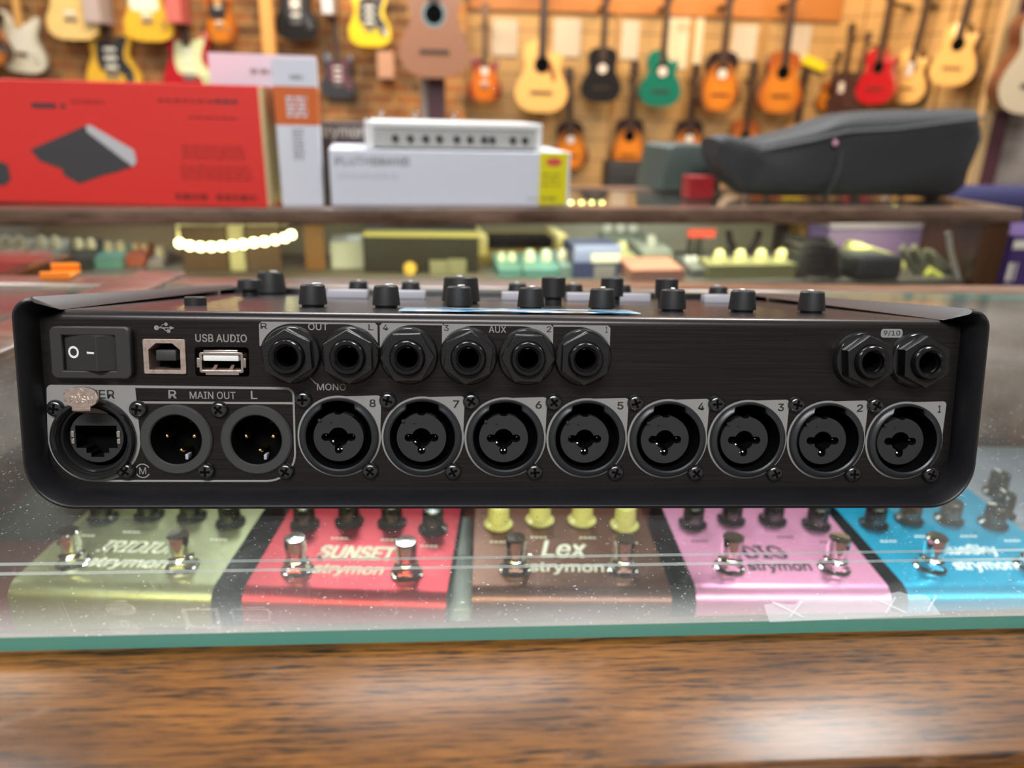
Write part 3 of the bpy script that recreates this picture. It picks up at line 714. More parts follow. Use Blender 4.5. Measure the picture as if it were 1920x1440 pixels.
# ------------------------------------------------------------------ rear counter (turned 7 degrees) and what stands on it
TH = R(7.0); CN = Vector((-math.sin(TH), math.cos(TH), 0)); CE = Vector((math.cos(TH), math.sin(TH), 0))
C0 = Vector((.066, .985, 0))
def cloc(u, d, z): return C0+CE*u+CN*d+Vector((0, 0, z))
def on_counter(px, py, d): return on_plane(px, py, cloc(0, d, 0), CN)
counter = thing('display_counter', 'long wood-framed glass counter across the shop, stacked with boxes', 'display counter', C0, (0, 0, TH))
UL, UR = -1.0, .778
b = MB()
b.box(UL, UR, 0, .030, .979, 1.0, None, 0, .003, 2); b.box(UL, UR, .26, .30, .979, 1.0, None, 0, .003, 2); b.box(UR-.04, UR, .030, .26, .978, 1.0, None, 0, .003, 2)
b.build('top_frame', M['rail_wood'], counter)
b = MB(); b.box(UL, UR-.035, .028, .265, .992, .9975); b.build('glass_top', M['glass2'], counter, smooth=0)
b = MB(); b.box(UL, UR-.06, .012, .017, .52, .978); b.build('front_pane', M['glass2'], counter, smooth=0)
b = MB(); b.box(UL, UR-.06, .018, .285, .872, .890); b.build('shelf', mat('case_shelf', (.10, .085, .07), .6), counter)
b = MB(); b.box(UL, UR-.01, .286, .298, .10, .978); b.build('back_panel', mat('case_back', (.36, .35, .31), .7), counter)
b = MB(); b.box(UR-.055, UR-.012, .004, .05, .0, .978, None, 0, .002, 1); b.box(UL, UR-.06, .02, .285, .0, .52); b.box(UR-.05, UR-.016, .05, .285, .0, .978); b.build('end_post', M['post_wood'], counter)
M['rod'] = mat('pale_post', (.40, .38, .22), .4)

def place(px0, px1, yt, yb, zb, depth, name, label, cat, group=None, rot=0.0, floor_=None):
    """stand something on the plane z = zb with its front foot on pixel row yb; returns the Empty and its width and height"""
    c = on_z((px0+px1)/2, yb, zb)
    a, e = on_plane(px0, yb, c, CN), on_plane(px1, yb, c, CN)
    h = on_plane((px0+px1)/2, yt, c, CN).z - zb
    t = thing(name, label, cat, (((a+e)/2).x, ((a+e)/2).y, zb), (0, 0, TH+rot), group)
    return t, (e-a).length, h
def words(b, x0, x1, z0, z1, rows, n, y, mi, seed=1, fill=.75):
    """rows of tiny print too small to read"""
    rd = random.Random(seed); hh = (z1-z0)/rows
    for r_ in range(rows):
        x = x0; z = z1-hh*(r_+1)
        while x < x1:
            wd = (x1-x0)/n*rd.uniform(.5, 1.5); xe = min(x+wd, x1)
            b.raw([(x, y, z), (xe, y, z), (xe, y, z+hh*fill), (x, y, z+hh*fill)], [(0, 1, 2, 3)], None, mi); x = xe+(x1-x0)/n*.3

# red carton
M['red_card'] = mat('red_card', (.76, .035, .027), .5); M['kraft'] = mat('kraft_card', (.72, .58, .30), .7)
M['ink'] = mat('ink_dark', (.06, .04, .045), .6); M['ink_red'] = mat('ink_dark_red', (.30, .018, .015), .6); M['pic_grey'] = mat('printed_grey', (.055, .052, .055), .6); M['pic_light'] = mat('printed_light', (.55, .55, .57), .6)
M['white_card'] = mat('white_card', (.66, .69, .77), .5); M['orange_card'] = mat('orange_card', (.62, .13, .02), .5); M['grey_ink'] = mat('grey_ink', (.30, .30, .32), .6)
t, W, H = place(-190, 512, 152, 383, 1.0, .1, 'product_carton', 'large red carton with a picture of a grey slab-shaped device', 'carton', None, R(-9))
k = W/702.0; kz = H/234.0
def cx(px): return (px-161)*k
def czz(py): return (386-py)*kz
b = MB(); b.box(-W/2, W/2, 0, .16, 0, H, None, 0, .001, 1); o = b.build('carton_body', [M['red_card'], M['kraft']], t, smooth=0)
for p in o.data.polygons:
    if p.normal.x > .9: p.material_index = 1
b = MB(); y = -.0006
def qd(pts, mi): b.raw([(cx(x), y, czz(z)) for x, z in pts], [list(range(len(pts)))], None, mi)
def qd2(pts, mi, yy): b.raw([(cx(x), yy, czz(z)) for x, z in pts], [list(range(len(pts)))], None, mi)
qd([(55, 282), (172, 233), (258, 300), (256, 308), (215, 322), (190, 328), (140, 346), (112, 330), (110, 318), (70, 303)], 1)
qd2([(172, 233), (182, 233), (258, 278), (260, 300), (252, 310), (172, 245)], 2, y-.0004)
qd([(-40, 330), (-8, 305), (6, 312), (6, 340), (-8, 352), (-40, 352)], 1)
words(b, cx(74), cx(138), czz(203), czz(191), 1, 2, y, 0, 2); words(b, cx(150), cx(215), czz(193), czz(184), 2, 5, y, 3, 3, .45)
words(b, cx(318), cx(425), czz(186), czz(178), 1, 7, y, 3, 4, .7); words(b, cx(428), cx(470), czz(186), czz(177), 1, 4, y, 0, 5)
words(b, cx(352), cx(475), czz(292), czz(262), 5, 9, y, 3, 6, .3); words(b, cx(345), cx(484), czz(332), czz(300), 5, 9, y, 3, 7, .3); words(b, cx(372), cx(470), czz(215), czz(204), 1, 9, y, 3, 17, .3)
words(b, cx(328), cx(393), czz(373), czz(358), 1, 5, y, 3, 8, .85); words(b, cx(410), cx(492), czz(373), czz(358), 1, 6, y, 3, 9, .85)
pr = b.build('printed_face', [M['ink'], M['pic_grey'], M['pic_light'], M['ink_red']], o, smooth=0)

# white and orange carton lying behind, and its tall neighbour
t, W, H = place(412, 604, 98, 360, 1.0, .1, 'product_carton', 'white carton with an orange band, standing behind the red one', 'carton')
b = MB(); b.box(-W/2, W/2, .02, .08, 0, H*.745); b.box(-W/2, W/2, .02, .08, H*.745, H*.99); o = b.build('carton_body', [M['orange_card'], M['white_card']], t, smooth=0)
for p in o.data.polygons:
    if p.center.z > H*.745+.001: p.material_index = 1
b = MB(); words(b, -W*.12, W*.1, H*.85, H*.90, 1, 3, .0194, 0, 11, .8); b.build('printed_face', M['grey_ink'], o, smooth=0)
t, W, H = place(530, 606, 112, 385, 1.0, .1, 'product_carton', 'tall narrow white and orange carton between the red box and the white one', 'carton')
b = MB(); W2 = W/2
for z0, z1 in ((0, .565), (.565, .825), (.825, 1)): b.box(-W2, W2, 0, .05, H*z0, H*z1)
o = b.build('carton_body', [M['white_card'], M['orange_card']], t, smooth=0)
for p in o.data.polygons:
    if H*.57 < p.center.z < H*.82: p.material_index = 1
b = MB()
words(b, -W2*.45, W2*.55, H*.62, H*.77, 5, 3, -.0005, 1, 12, .6); words(b, -W2*.25, W2*.25, H*.33, H*.55, 9, 2, -.0005, 0, 13, .6); words(b, -W2*.2, W2*.4, H*.87, H*.91, 1, 3, -.0005, 0, 14)
b.build('printed_face', [M['grey_ink'], M['white_card']], o, smooth=0)

# white carton with the amplifier-like unit on it
t, W, H = place(622, 1066, 283, 386, 1.0, .2, 'product_carton', 'wide white carton with dark lettering and a yellow price label', 'carton')
k = W/444.0; kz = H/103.0; WC, HC = W, H; wt = t
def wx(px): return (px-844)*k
def wz(py): return (386-py)*kz
b = MB(); b.box(-W/2, W/2, 0, .14, 0, H, None, 0, .001, 1); o = b.build('carton_body', M['white_card'], t, smooth=0)
b = MB(); b.text('PLUTHBRAND', wx(632), wx(764), wz(311), wz(296), PF(0, 0, -.0006), 0, .04); words(b, wx(636), wx(745), wz(335), wz(322), 2, 10, -.0005, 1, 22, .3); words(b, wx(984), wx(1006), wz(376), wz(366), 1, 3, -.0005, 1, 23)
b.build('printed_face', [M['grey_ink'], mat('faint_ink', (.5, .52, .56), .6)], o, smooth=0)
b = MB(); b.box(wx(1006), wx(1060), -.0012, -.0004, wz(383), wz(283)); b.curve2d([[(wx(1033)+wx(860)*0+.5*(wx(1048)-wx(1017))*math.cos(q_*.2618), wz(301)+.5*(wz(293)-wz(309))*math.sin(q_*.2618)) for q_ in range(24)]], 0, PF(0, 0, -.0016), 1)
words(b, wx(1011), wx(1048), wz(347), wz(317), 3, 3, -.0016, 2, 24, .4); words(b, wx(1011), wx(1043), wz(375), wz(365), 1, 3, -.0016, 2, 25, .8)
b.build('price_label', [mat('yellow_label', (.74, .66, .004), .5), mat('label_red', (.68, .09, .07), .5), mat('olive_ink', (.36, .33, .02), .6)], o, smooth=0)
z1 = 1.0+HC
t, W, H = place(686, 1013, 232, 280, z1, .2, 'pedal_power_unit', 'white rack-style unit with a row of dark holes lying on the white carton', 'power unit')
# keep it on top of its carton
t.location = wt.matrix_basis @ Vector((wx(850), .012, HC)); W = wx(1013)-wx(686); H = wz(232)-wz(281)
b = MB(); b.box(-W/2, W/2, .004, .11, .002, H, None, 0, .004, 2); b.box(-W/2, -W/2+.012, 0, .11, 0, H+.002, None, 0, .003, 2); b.box(W/2-.009, W/2, 0, .11, 0, H+.002, None, 0, .003, 2); b.box(-W/2, W/2, -.001, .11, H-.007, H+.002, None, 0, .003, 2)
o = b.build('chassis', mat('unit_white', (.72, .73, .72), .4), t)
b = MB(); b.box(-W/2+.013, W/2-.010, .001, .0036, .003, H-.008); b.build('front_plate', mat('unit_grey', (.42, .42, .40), .45), t)
for px in (740, 767, 795, 820, 852, 877, 903, 918, 957, 980):
    b = MB(); b.lathe([(0, 0), (.0042, 0), (.0042, .004), (0, .004)], 16, PF((px-850)*k, H*.42, .0012)); b.build('socket', M['black_matte'], t)
# dark box and floor pedal behind the white carton
t, W, H = place(600, 690, 232, 366, 1.0, .1, 'product_carton', 'black carton lettered strymon, mostly hidden by the white carton', 'carton')
b = MB(); b.box(-W/2, W/2, .03, .10, 0, H); o = b.build('carton_body', M['ink'], t, smooth=0)
b = MB(); b.text('strymon', -W*.75+W*.2, W*.5, H*.76, H*.96, PF(0, 0, .0294), 0, .03); b.build('printed_face', mat('sand_print', (.46, .42, .36), .6), o, smooth=0)
t, W, H = place(700, 905, 226, 352, 1.0, .1, 'switch_box', 'black floor switch box with two chrome buttons, behind the white unit', 'switch box')
b = MB(); b.box(-W/2, W/2, .035, .10, 0, H, None, 0, .003, 2); b.build('enclosure', M['black_matte'], t)
for px in (719, 783, 858):
    b = MB(.001); b.lathe([(5, 0), (6.5, 0), (6.5, 2), (4, 2.5), (4, 9), (5, 10), (4.4, 11.5), (0, 12)], 20); b.build('footswitch', M['chrome'], t, ((px-802)/205*W, .06, H))
# padded bag
M['bag'] = textured('black_nylon', [(.3, (.020, .022, .024)), (.7, (.034, .037, .040))], (1, 1, 1), 700, .62, bmp=.25, bdist=.0006)
t, W, H = place(1340, 1812, 198, 375, 1.0, .2, 'gig_bag', 'black padded gig bag lying on its side on the rear counter', 'gig bag')
k = W/472.0; kz = H/177.0; rnd = random.Random(5)
top = [(1340, 262), (1352, 254), (1372, 255), (1395, 262), (1405, 266), (1420, 262), (1470, 250), (1520, 232), (1548, 216), (1600, 206), (1680, 201), (1760, 198), (1800, 195), (1814, 195), (1818, 197)]
bot = [(1344, 298), (1352, 335), (1374, 350), (1396, 364), (1410, 371), (1430, 374), (1472, 375), (1520, 375), (1550, 375), (1600, 375), (1680, 375), (1750, 375), (1786, 375), (1798, 375), (1801, 374)]
b = MB(); vs = []; fs = []; NS = 14; rows = 20
for i in range(len(top)):
    (tx, ty), (bx, by) = top[i], bot[i]
    xt, zt_, xb, zb_ = (tx-1580)*k, (375-ty)*kz, (bx-1580)*k, (375-by)*kz
    dep = .10 if i > 3 else .06
    for j in range(rows):                  # front from bottom to top, then back down
        a = 2*math.pi*(j+.5)/rows; s_ = .5-.5*math.copysign(abs(math.cos(a))**.55, math.cos(a)); d_ = .5-.5*math.copysign(abs(math.sin(a))**.5, math.sin(a))
        x, z = xb+(xt-xb)*s_, zb_+(zt_-zb_)*s_
        wr = .006*math.sin(9*x/k/60+3*z/k/40) if 0 < s_ < 1 else 0
        vs.append((x, d_*dep+wr+.0, z))
n_ = len(top)
for i in range(n_-1):
    for j in range(rows): j2 = (j+1) % rows; fs.append((i*rows+j, i*rows+j2, (i+1)*rows+j2, (i+1)*rows+j))
fs.append(list(range(rows))); fs.append([(n_-1)*rows+j for j in reversed(range(rows))])
b.raw(vs, fs); bag = b.build('bag_body', M['bag'], t, smooth=50)
md = bag.modifiers.new('soft', 'SUBSURF'); md.levels = 1; md.render_levels = 1
def bagp(px, py, y): return ((px-1580)*k, y, (375-py)*kz)
b = MB(); b.tube([bagp(1412, 282, -.002), bagp(1500, 262, -.004), bagp(1560, 245, -.004), bagp(1650, 238, -.004), bagp(1812, 213, -.002)], .0022, 8); b.build('zip', mat('zip_grey', (.10, .105, .11), .5), t)
b = MB(); b.tube([bagp(1558, 280, -.001), bagp(1553, 320, -.007), bagp(1545, 355, -.006), bagp(1540, 373, -.002)], .0035, 8); b.build('strap', M['bag'], t)
b = MB(); b.lathe([(0, .0025), (.003, .002), (.004, 0), (.003, -.002), (0, -.0025)], 16, T(*bagp(1539, 266, -.008)) @ RX(R(90))); b.build('zip_pull', mat('pink_pull', (.75, .35, .5), .3), t)
# grey-green case and little red box
t, W, H = place(1238, 1350, 272, 358, 1.0, .2, 'hard_case', 'grey-green hard case standing behind the end of the black gig bag', 'case')
b = MB(); b.prism([(-W/2, 0), (W/2, 0), (W/2, H*.93), (W/2-.012, H), (-W/2+.022, H), (-W/2+.01, H*.93)], -.12, 0, FACE, 0, .004); b.build('case_body', mat('green_grey', (.055, .075, .066), .5), t)
t, W, H = place(1291, 1337, 331, 373, 1.0, .2, 'small_box', 'small red box in front of the grey-green case', 'box')
b = MB(); b.box(-W/2, W/2, 0, .03, 0, H, None, 0, .001, 1); b.build('box_body', mat('crimson_card', (.28, .006, .012), .45), t)
t, W, H = place(1392, 1398, 336, 372, 1.0, .2, 'metal_clip', 'thin metal peg upright beside the small red box', 'peg')
b = MB(); b.lathe([(0, 0), (W*.8, 0), (W*.8, H*.2), (W*.4, H*.3), (W*.4, H), (0, H)], 12); b.build('peg', M['nickel'], t)

# ------------------------------------------------------------------ inside the rear counter
SZ = .890
M['led'] = mat('led_bead', (1, .95, .45), .4, emit=8, ecol=(1, .93, .42))
t = thing('led_strip', 'glowing yellow string of bead lights behind the rear counter glass', 'light strip', (0, 0, 0))
pts = [(337, 456), (356, 461), (376, 463), (396, 463), (416, 462), (436, 460), (456, 458), (476, 455), (496, 453), (516, 450), (534, 446), (546, 440)]
w3 = [on_counter(x, y, .07) for x, y in pts]
b = MB(); b.tube([tuple(p) for p in w3], .0018, 6); b.build('cord', M['rod'], t)
for p in w3:
    b = MB(); b.lathe([(0, -.006), (.0045, -.004), (.0058, 0), (.0045, .004), (0, .006)], 14, T(p.x, p.y, p.z) @ RY(R(90))); b.build('bead', M['led'], t)
q = w3[0]; b = MB(); b.tube([tuple(q), tuple(q+Vector((-.004, .01, .02))), (q.x-.004, q.y+.03, .978)], .0015, 6); b.build('cord', M['rod'], t)
t = thing('led_strip', 'scattered row of small yellow lights under the glass top beside the price label', 'light strip', (0, 0, 0))
led2 = mat('led_green_bead', (1, .95, .4), .4, emit=16, ecol=(.92, 1, .28))
w4 = [on_z(x, y, .974) for x, y in ((1070, 379), (1090, 379), (1109, 379), (1128, 379), (1147, 378), (1166, 378), (1186, 377), (1196, 376), (1254, 374), (1372, 372), (1386, 372), (1400, 372), (1427, 378), (1612, 377), (1672, 386), (1680, 389))]
b = MB(); b.tube([(p.x, p.y, p.z-.003) for p in w4], .0015, 6); b.build('cord', M['rod'], t)
for p in w4:
    b = MB(); b.lathe([(0, -.0045), (.0032, -.0032), (.0046, 0), (.0032, .0032), (0, .0045)], 12, T(p.x, p.y, p.z)); b.build('bead', led2, t)
M['brown_panel'] = mat('brown_panel', (.075, .038, .016), .5)
CI = (Matrix.Translation(C0) @ RZ(TH)).inverted()
def divider(x0, x1, yt, dd, m):
    c = CI @ on_z((x0+x1)/2, 507, SZ); q0, q1 = CI @ on_plane(x0, 507, on_z((x0+x1)/2, 507, SZ), CN), CI @ on_plane(x1, 507, on_z((x0+x1)/2, 507, SZ), CN)
    b = MB(); b.box(q0.x, q1.x, c.y+dd, c.y+dd+.012, SZ, .977, None, 0, .001, 1); b.build('divider_panel', m, counter)
divider(346, 432, 421, 0, M['brown_panel']); divider(465, 530, 421, 0, M['brown_panel']); divider(574, 612, 421, 0, mat('orange_brown', (.17, .075, .015), .5)); divider(434, 463, 421, -.004, M['rod'])

def mini(px0, px1, yt, yb, label, c, knobs=2, kc=(.62, .60, .48), slant=.35, rough=.45, name='effects_pedal', cat='pedal', group='pedals inside the rear counter', extra=None, rot=0, depth=.065):
    t, W, H = place(px0, px1, yt, yb, SZ, .1, name, label, cat, group, rot)
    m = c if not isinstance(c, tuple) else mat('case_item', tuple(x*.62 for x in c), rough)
    b = MB(); b.prism([(0, 0), (depth, 0), (depth, H), (0, H*(1-slant))], -W/2, W/2, Matrix(((0, 0, 1, 0), (1, 0, 0, 0), (0, 1, 0, 0), (0, 0, 0, 1))), 0, .002, 1); o = b.build('enclosure', m, t)
    km = mat('pale_knob', kc, .35)
    for i in range(knobs):
        b = MB(); r_ = min(W/(knobs*2.6), .009); b.lathe([(0, 0), (r_, 0), (r_*.85, r_*1.5), (r_*.5, r_*1.9), (0, r_*2)], 14)
        y_ = depth*.55; b.build('knob', km, t, ((-.5+(i+.5)/knobs)*W*.9, y_, H*(1-slant)+H*slant*y_/depth-.001))
    return t, W, H
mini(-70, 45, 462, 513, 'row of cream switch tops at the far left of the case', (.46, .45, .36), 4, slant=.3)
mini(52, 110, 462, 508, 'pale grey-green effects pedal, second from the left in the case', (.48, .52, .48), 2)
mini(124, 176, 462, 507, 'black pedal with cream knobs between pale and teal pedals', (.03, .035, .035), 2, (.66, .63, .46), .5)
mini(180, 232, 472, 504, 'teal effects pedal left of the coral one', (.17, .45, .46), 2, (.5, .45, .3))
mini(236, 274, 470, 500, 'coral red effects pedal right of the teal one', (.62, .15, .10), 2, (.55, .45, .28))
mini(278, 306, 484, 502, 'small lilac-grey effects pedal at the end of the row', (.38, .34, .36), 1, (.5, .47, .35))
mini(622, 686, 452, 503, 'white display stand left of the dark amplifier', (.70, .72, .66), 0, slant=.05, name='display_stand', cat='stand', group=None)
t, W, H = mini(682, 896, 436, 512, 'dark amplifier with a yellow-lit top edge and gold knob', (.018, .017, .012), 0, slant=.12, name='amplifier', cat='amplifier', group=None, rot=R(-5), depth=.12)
b = MB(); b.box(-W/2, W/2, -.001, .03, H*.885, H*.985, None, 0, .002, 1); b.build('top_trim', mat('lit_edge_yellow', (.62, .55, .20), .35), t)  # yellow light along the top edge, put into this strip's colour
for fx in (-.1, ):
    b = MB(); b.lathe([(0, 0), (.010, 0), (.008, .012), (0, .013)], 18, PF(fx*W, H*.12, -.001)); b.build('knob', mat('gold_knob', (.62, .40, .08), .3), t)
for i, px in enumerate((824, 858)):
    mini(px-17, px+17, 476-4*i, 514, ('pair of cream knobs at the right foot of the amplifier', 'short cream control beside the amplifier corner')[i], (.30, .29, .19), 1, (.55, .52, .33), .4)
t, W, H = mini(893, 1062, 446, 496, 'gold effects unit with a black recess and raised ends', (.40, .28, .06), 0, slant=.45, name='effects_unit', cat='effects unit', group=None)
b = MB(); b.box(-W*.36, W*.33, -.002, .05, H*.62, H*1.0, None, 0, .001, 1); b.build('recess', M['void'], t)
for s in (-1, 1):
    b = MB(); b.box(s*W*.44-.009, s*W*.44+.009, -.004, .09, H*.35, H*1.12, None, 0, .004, 2); b.build('end_cheek', mat('pale_gold', (.66, .56, .24), .35), t)
t, W, H = mini(900, 1050, 430, 470, 'brown unit with three round lit buttons behind the gold unit', (.20, .11, .06), 0, slant=.1, name='effects_unit', cat='effects unit', group=None)
for px in (-.33, 0, .33):
    b = MB(); b.lathe([(0, .004), (.007, .003), (.0085, 0), (.0085, -.01)], 16, PF(px*W*.9, H*.75, -.001)); b.build('button', mat('lit_button_yellow', (.8, .7, .25), .4, emit=.5), t)
for i, (a, e, lab) in enumerate(((935, 980, 'teal effects pedal in front of the gold unit, left of two'), (982, 1052, 'wider teal effects pedal in front of the gold unit'))):
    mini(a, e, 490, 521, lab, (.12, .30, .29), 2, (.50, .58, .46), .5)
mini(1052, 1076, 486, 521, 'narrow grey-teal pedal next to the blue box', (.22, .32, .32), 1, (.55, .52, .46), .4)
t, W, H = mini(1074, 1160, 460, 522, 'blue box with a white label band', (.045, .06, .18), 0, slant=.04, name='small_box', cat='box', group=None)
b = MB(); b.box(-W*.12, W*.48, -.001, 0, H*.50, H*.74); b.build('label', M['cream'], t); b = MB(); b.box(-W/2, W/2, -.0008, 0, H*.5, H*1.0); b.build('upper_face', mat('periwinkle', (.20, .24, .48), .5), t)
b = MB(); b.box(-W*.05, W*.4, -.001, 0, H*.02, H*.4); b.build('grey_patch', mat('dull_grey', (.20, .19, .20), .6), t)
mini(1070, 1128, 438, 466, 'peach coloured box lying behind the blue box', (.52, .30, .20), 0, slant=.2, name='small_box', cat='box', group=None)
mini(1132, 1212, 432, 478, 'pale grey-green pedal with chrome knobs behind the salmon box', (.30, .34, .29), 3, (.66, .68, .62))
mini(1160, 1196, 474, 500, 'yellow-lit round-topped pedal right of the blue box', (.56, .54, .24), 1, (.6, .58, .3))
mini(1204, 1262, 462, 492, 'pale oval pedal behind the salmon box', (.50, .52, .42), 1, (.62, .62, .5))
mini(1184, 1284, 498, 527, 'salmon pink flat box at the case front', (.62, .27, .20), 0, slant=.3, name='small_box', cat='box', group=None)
t, W, H = place(1284, 1334, 430, 505, SZ, .1, 'display_stand', 'small black stand with a bright red label on top', 'stand')
b = MB(); b.box(-W*.1, W*.12, .004, .012, 0, H*.9); b.box(-W*.4, -W*.25, .004, .012, 0, H*.8); b.box(-W*.5, W*.4, 0, .05, 0, .004); b.build('frame', M['black_matte'], t)
b = MB(); b.box(-W/2, W/2, 0, .004, H*.80, H*1.0); b.build('red_label', mat('red_label', (.60, .055, .03), .5), t)
# cable loop, knobs on a long board, strap, rolled cable
t = thing('audio_cable', 'black cable hanging in a loop at the back of the rear counter', 'cable'); b = MB()
b.tube([tuple(on_counter(x, y, .24)) for x, y in ((1366, 432), (1368, 450), (1376, 466), (1388, 478), (1402, 474), (1414, 460), (1422, 445), (1424, 432))], .006, 8); b.build('cord', M['rubber'], t)
mini(1326, 1498, 490, 523, 'long olive pedalboard rail with four chrome knobs', (.30, .29, .14), 4, (.62, .58, .28), .2, depth=.035, name='pedal_board', cat='pedalboard', group=None)
mini(1296, 1326, 494, 522, 'small dark pedal with grey knobs beside the salmon box', (.16, .17, .17), 2, (.40, .42, .46), .4)
t, W, H = place(1486, 1606, 462, 526, SZ, .1, 'cable_pile', 'heap of black coiled cables in the rear counter', 'cable pile'); rnd = random.Random(9); b = MB()
for j in range(9):
    r0 = W*.46*(1-.05*j); z0 = .006+.0052*j; b.tube([(r0*math.cos(a*.26+j)*(1+.05*rnd.random()), .055+.05*math.sin(a*.26+j), z0+.004*math.sin(a*.8)) for a in range(25)], .0048, 7)
b.build('coils', M['rubber'], t)
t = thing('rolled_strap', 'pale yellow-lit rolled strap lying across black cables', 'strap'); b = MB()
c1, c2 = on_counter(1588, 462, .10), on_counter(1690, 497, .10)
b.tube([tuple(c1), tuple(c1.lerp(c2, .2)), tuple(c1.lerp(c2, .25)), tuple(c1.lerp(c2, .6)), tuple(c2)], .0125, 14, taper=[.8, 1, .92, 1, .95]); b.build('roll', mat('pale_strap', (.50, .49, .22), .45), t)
t, W, H = place(1606, 1690, 482, 526, SZ, .1, 'accessory_pouch', 'black pouch under the pale rolled strap', 'pouch')
b = MB(); b.box(-W/2, W/2, 0, .08, 0, H, None, 0, .008, 3); b.build('pouch_body', M['bag'], t)
t = thing('cable_bundle', 'tied bundle of grey cables leaning in front of the purple bag', 'cable bundle'); b = MB(); rnd = random.Random(4)
for j in range(9):
    a_, e_ = on_counter(1692+7*j+rnd.uniform(-4, 4), 470+rnd.uniform(-14, 4)+abs(j-3)*3, .055), on_counter(1716+9.5*j, 530, .055)
    m_ = a_.lerp(e_, .5)+Vector((rnd.uniform(-.004, .004), 0, .003)); a_.y += .006*(j % 3); e_.z = max(e_.z, SZ+.004); b.tube([tuple(a_), tuple(m_), tuple(e_)], .0042, 7)
b.build('cords', mat('grey_cord', (.10, .10, .075), .5), t)
b = MB(); a_, e_ = on_counter(1738, 508, .048), on_counter(1760, 522, .048); b.tube([tuple(a_), tuple(e_)], .008, 10); b.build('tie', mat('yellow_tie', (.62, .60, .12), .4), t)
t, W, H = place(1614, 1808, 432, 520, SZ, .1, 'packaged_bag', 'purple bag in clear plastic with a pale top edge', 'bag')
b = MB(); b.box(-W/2, W/2, .10, .17, 0, H*.82, None, 0, .006, 2); b.build('bag_body', mat('purple_cloth', (.16, .10, .24), .55), t); b = MB(); b.box(-W/2, W/2, .10, .165, H*.80, H*1.0, None, 0, .005, 2); b.build('top_edge', mat('lilac_plastic', (.44, .38, .48), .3), t)
t, W, H = place(1556, 1606, 432, 505, SZ, .1, 'small_box', 'amber and dark box standing left of the purple bag', 'box')
b = MB(); b.box(-W/2, W/2, .10, .14, 0, H); b.build('box_body', mat('amber_card', (.26, .14, .02), .5), t)
t, W, H = place(1522, 1552, 436, 495, SZ, .1, 'small_box', 'dark plum box upright behind the cable heap', 'box')
b = MB(); b.box(-W/2, W/2, .12, .16, 0, H); b.build('box_body', mat('plum_card', (.045, .035, .05), .5), t)
t = thing('white_cord', 'thin pale cord hanging by the wooden end post', 'cord'); b = MB()
b.tube([tuple(on_counter(x, y, .03)) for x, y in ((1778, 436), (1782, 470), (1790, 500), (1798, 527))], .004, 8); b.build('cord', mat('pale_cord', (.46, .43, .38), .5), t)
# orange pick-up tray and purple boxes
t = thing('orange_tray', 'small bright orange tray on the left case beyond the wooden frame', 'tray', tuple(on_z(115, 519, 1.0)), (0, 0, R(6)))
b = MB(); b.box(-.010, .010, -.012, .012, 0, .003, None, 0, .001, 1); b.box(-.010, .010, .009, .012, .003, .008, None, 0, .001, 1); b.box(-.010, .010, -.012, -.009, .003, .006, None, 0, .001, 1); b.build('tray_body', mat('orange_plastic', (.80, .22, .01), .4), t)
q = on_counter(1896, 470, .03)
t = thing('product_carton', 'dark purple carton with pale vertical lettering beyond the wooden end post', 'carton', (q.x, q.y, 0), (0, 0, TH))
b = MB(); b.box(0, .15, 0, .2, 0, .955); o = b.build('carton_body', [mat('purple_card', (.06, .03, .14), .5)], t, smooth=0)
b = MB(); words(b, .002, .018, .60, .92, 9, 1, -.0006, 0, 31, .8); b.box(.001, .03, -.0012, 0, .935, .948); b.build('printed_face', M['cream'], o, smooth=0)
# navy chair beyond the counter
q = on_plane(1890, 350, cloc(0, .42, 0), CN)
t = thing('upholstered_chair', 'navy upholstered chair back past the counter end', 'chair', (q.x+.12, q.y, 0), (0, 0, TH))
M['navy'] = mat('navy_cloth', (.020, .018, .075), .85)
b = MB(); b.box(-.26, .26, 0, .09, .50, q.z, None, 0, .04, 4); b.build('backrest', M['navy'], t)
b = MB(); b.box(-.26, .26, .06, .55, .40, .50, None, 0, .03, 3); b.build('seat', M['navy'], t)
for x in (-.22, .22):
    for y in (.05, .48):
        b = MB(); b.lathe([(0, 0), (.016, 0), (.02, .42), (0, .42)], 12); b.build('leg', M['post_wood'], t, (x, y, 0))
# ------------------------------------------------------------------ guitars
ACOU = [(0, 0), (.17, .012), (.31, .075), (.388, .20), (.392, .31), (.345, .44), (.275, .56), (.258, .65), (.28, .75), (.285, .84), (.25, .925), (.16, .985), (0, 1)]
STRAT = [(0, 0), (.22, .015), (.35, .10), (.39, .24), (.36, .38), (.285, .52), (.27, .63), (.31, .74), (.335, .83), (.325, .91), (.26, .93), (.18, .86), (.085, .80),
         (-.085, .80), (-.12, .86), (-.20, .97), (-.28, 1.0), (-.325, .95), (-.325, .82), (-.285, .68), (-.275, .58), (-.34, .43), (-.395, .28), (-.37, .12), (-.24, .02)]
TELE = [(0, 0), (.22, .012), (.36, .09), (.40, .24), (.37, .38), (.29, .53), (.27, .63), (.31, .73), (.335, .82), (.30, .885), (.22, .86), (.12, .80), (.085, .80),
        (-.085, .86), (-.10, .93), (-.19, .955), (-.29, .93), (-.335, .83), (-.30, .70), (-.27, .60), (-.31, .47), (-.38, .34), (-.40, .21), (-.35, .08), (-.22, .012)]
def acou_outline(cut):
    p = [(-x, z) for x, z in ACOU[1:-1][::-1]]
    right = ACOU[:]
    if cut: right = ACOU[:7] + [(.265, .64), (.30, .74), (.305, .80), (.26, .835), (.17, .80), (.10, .83), (.075, .95), (0, 1)]
    return smooth_loop(right+p, 5)
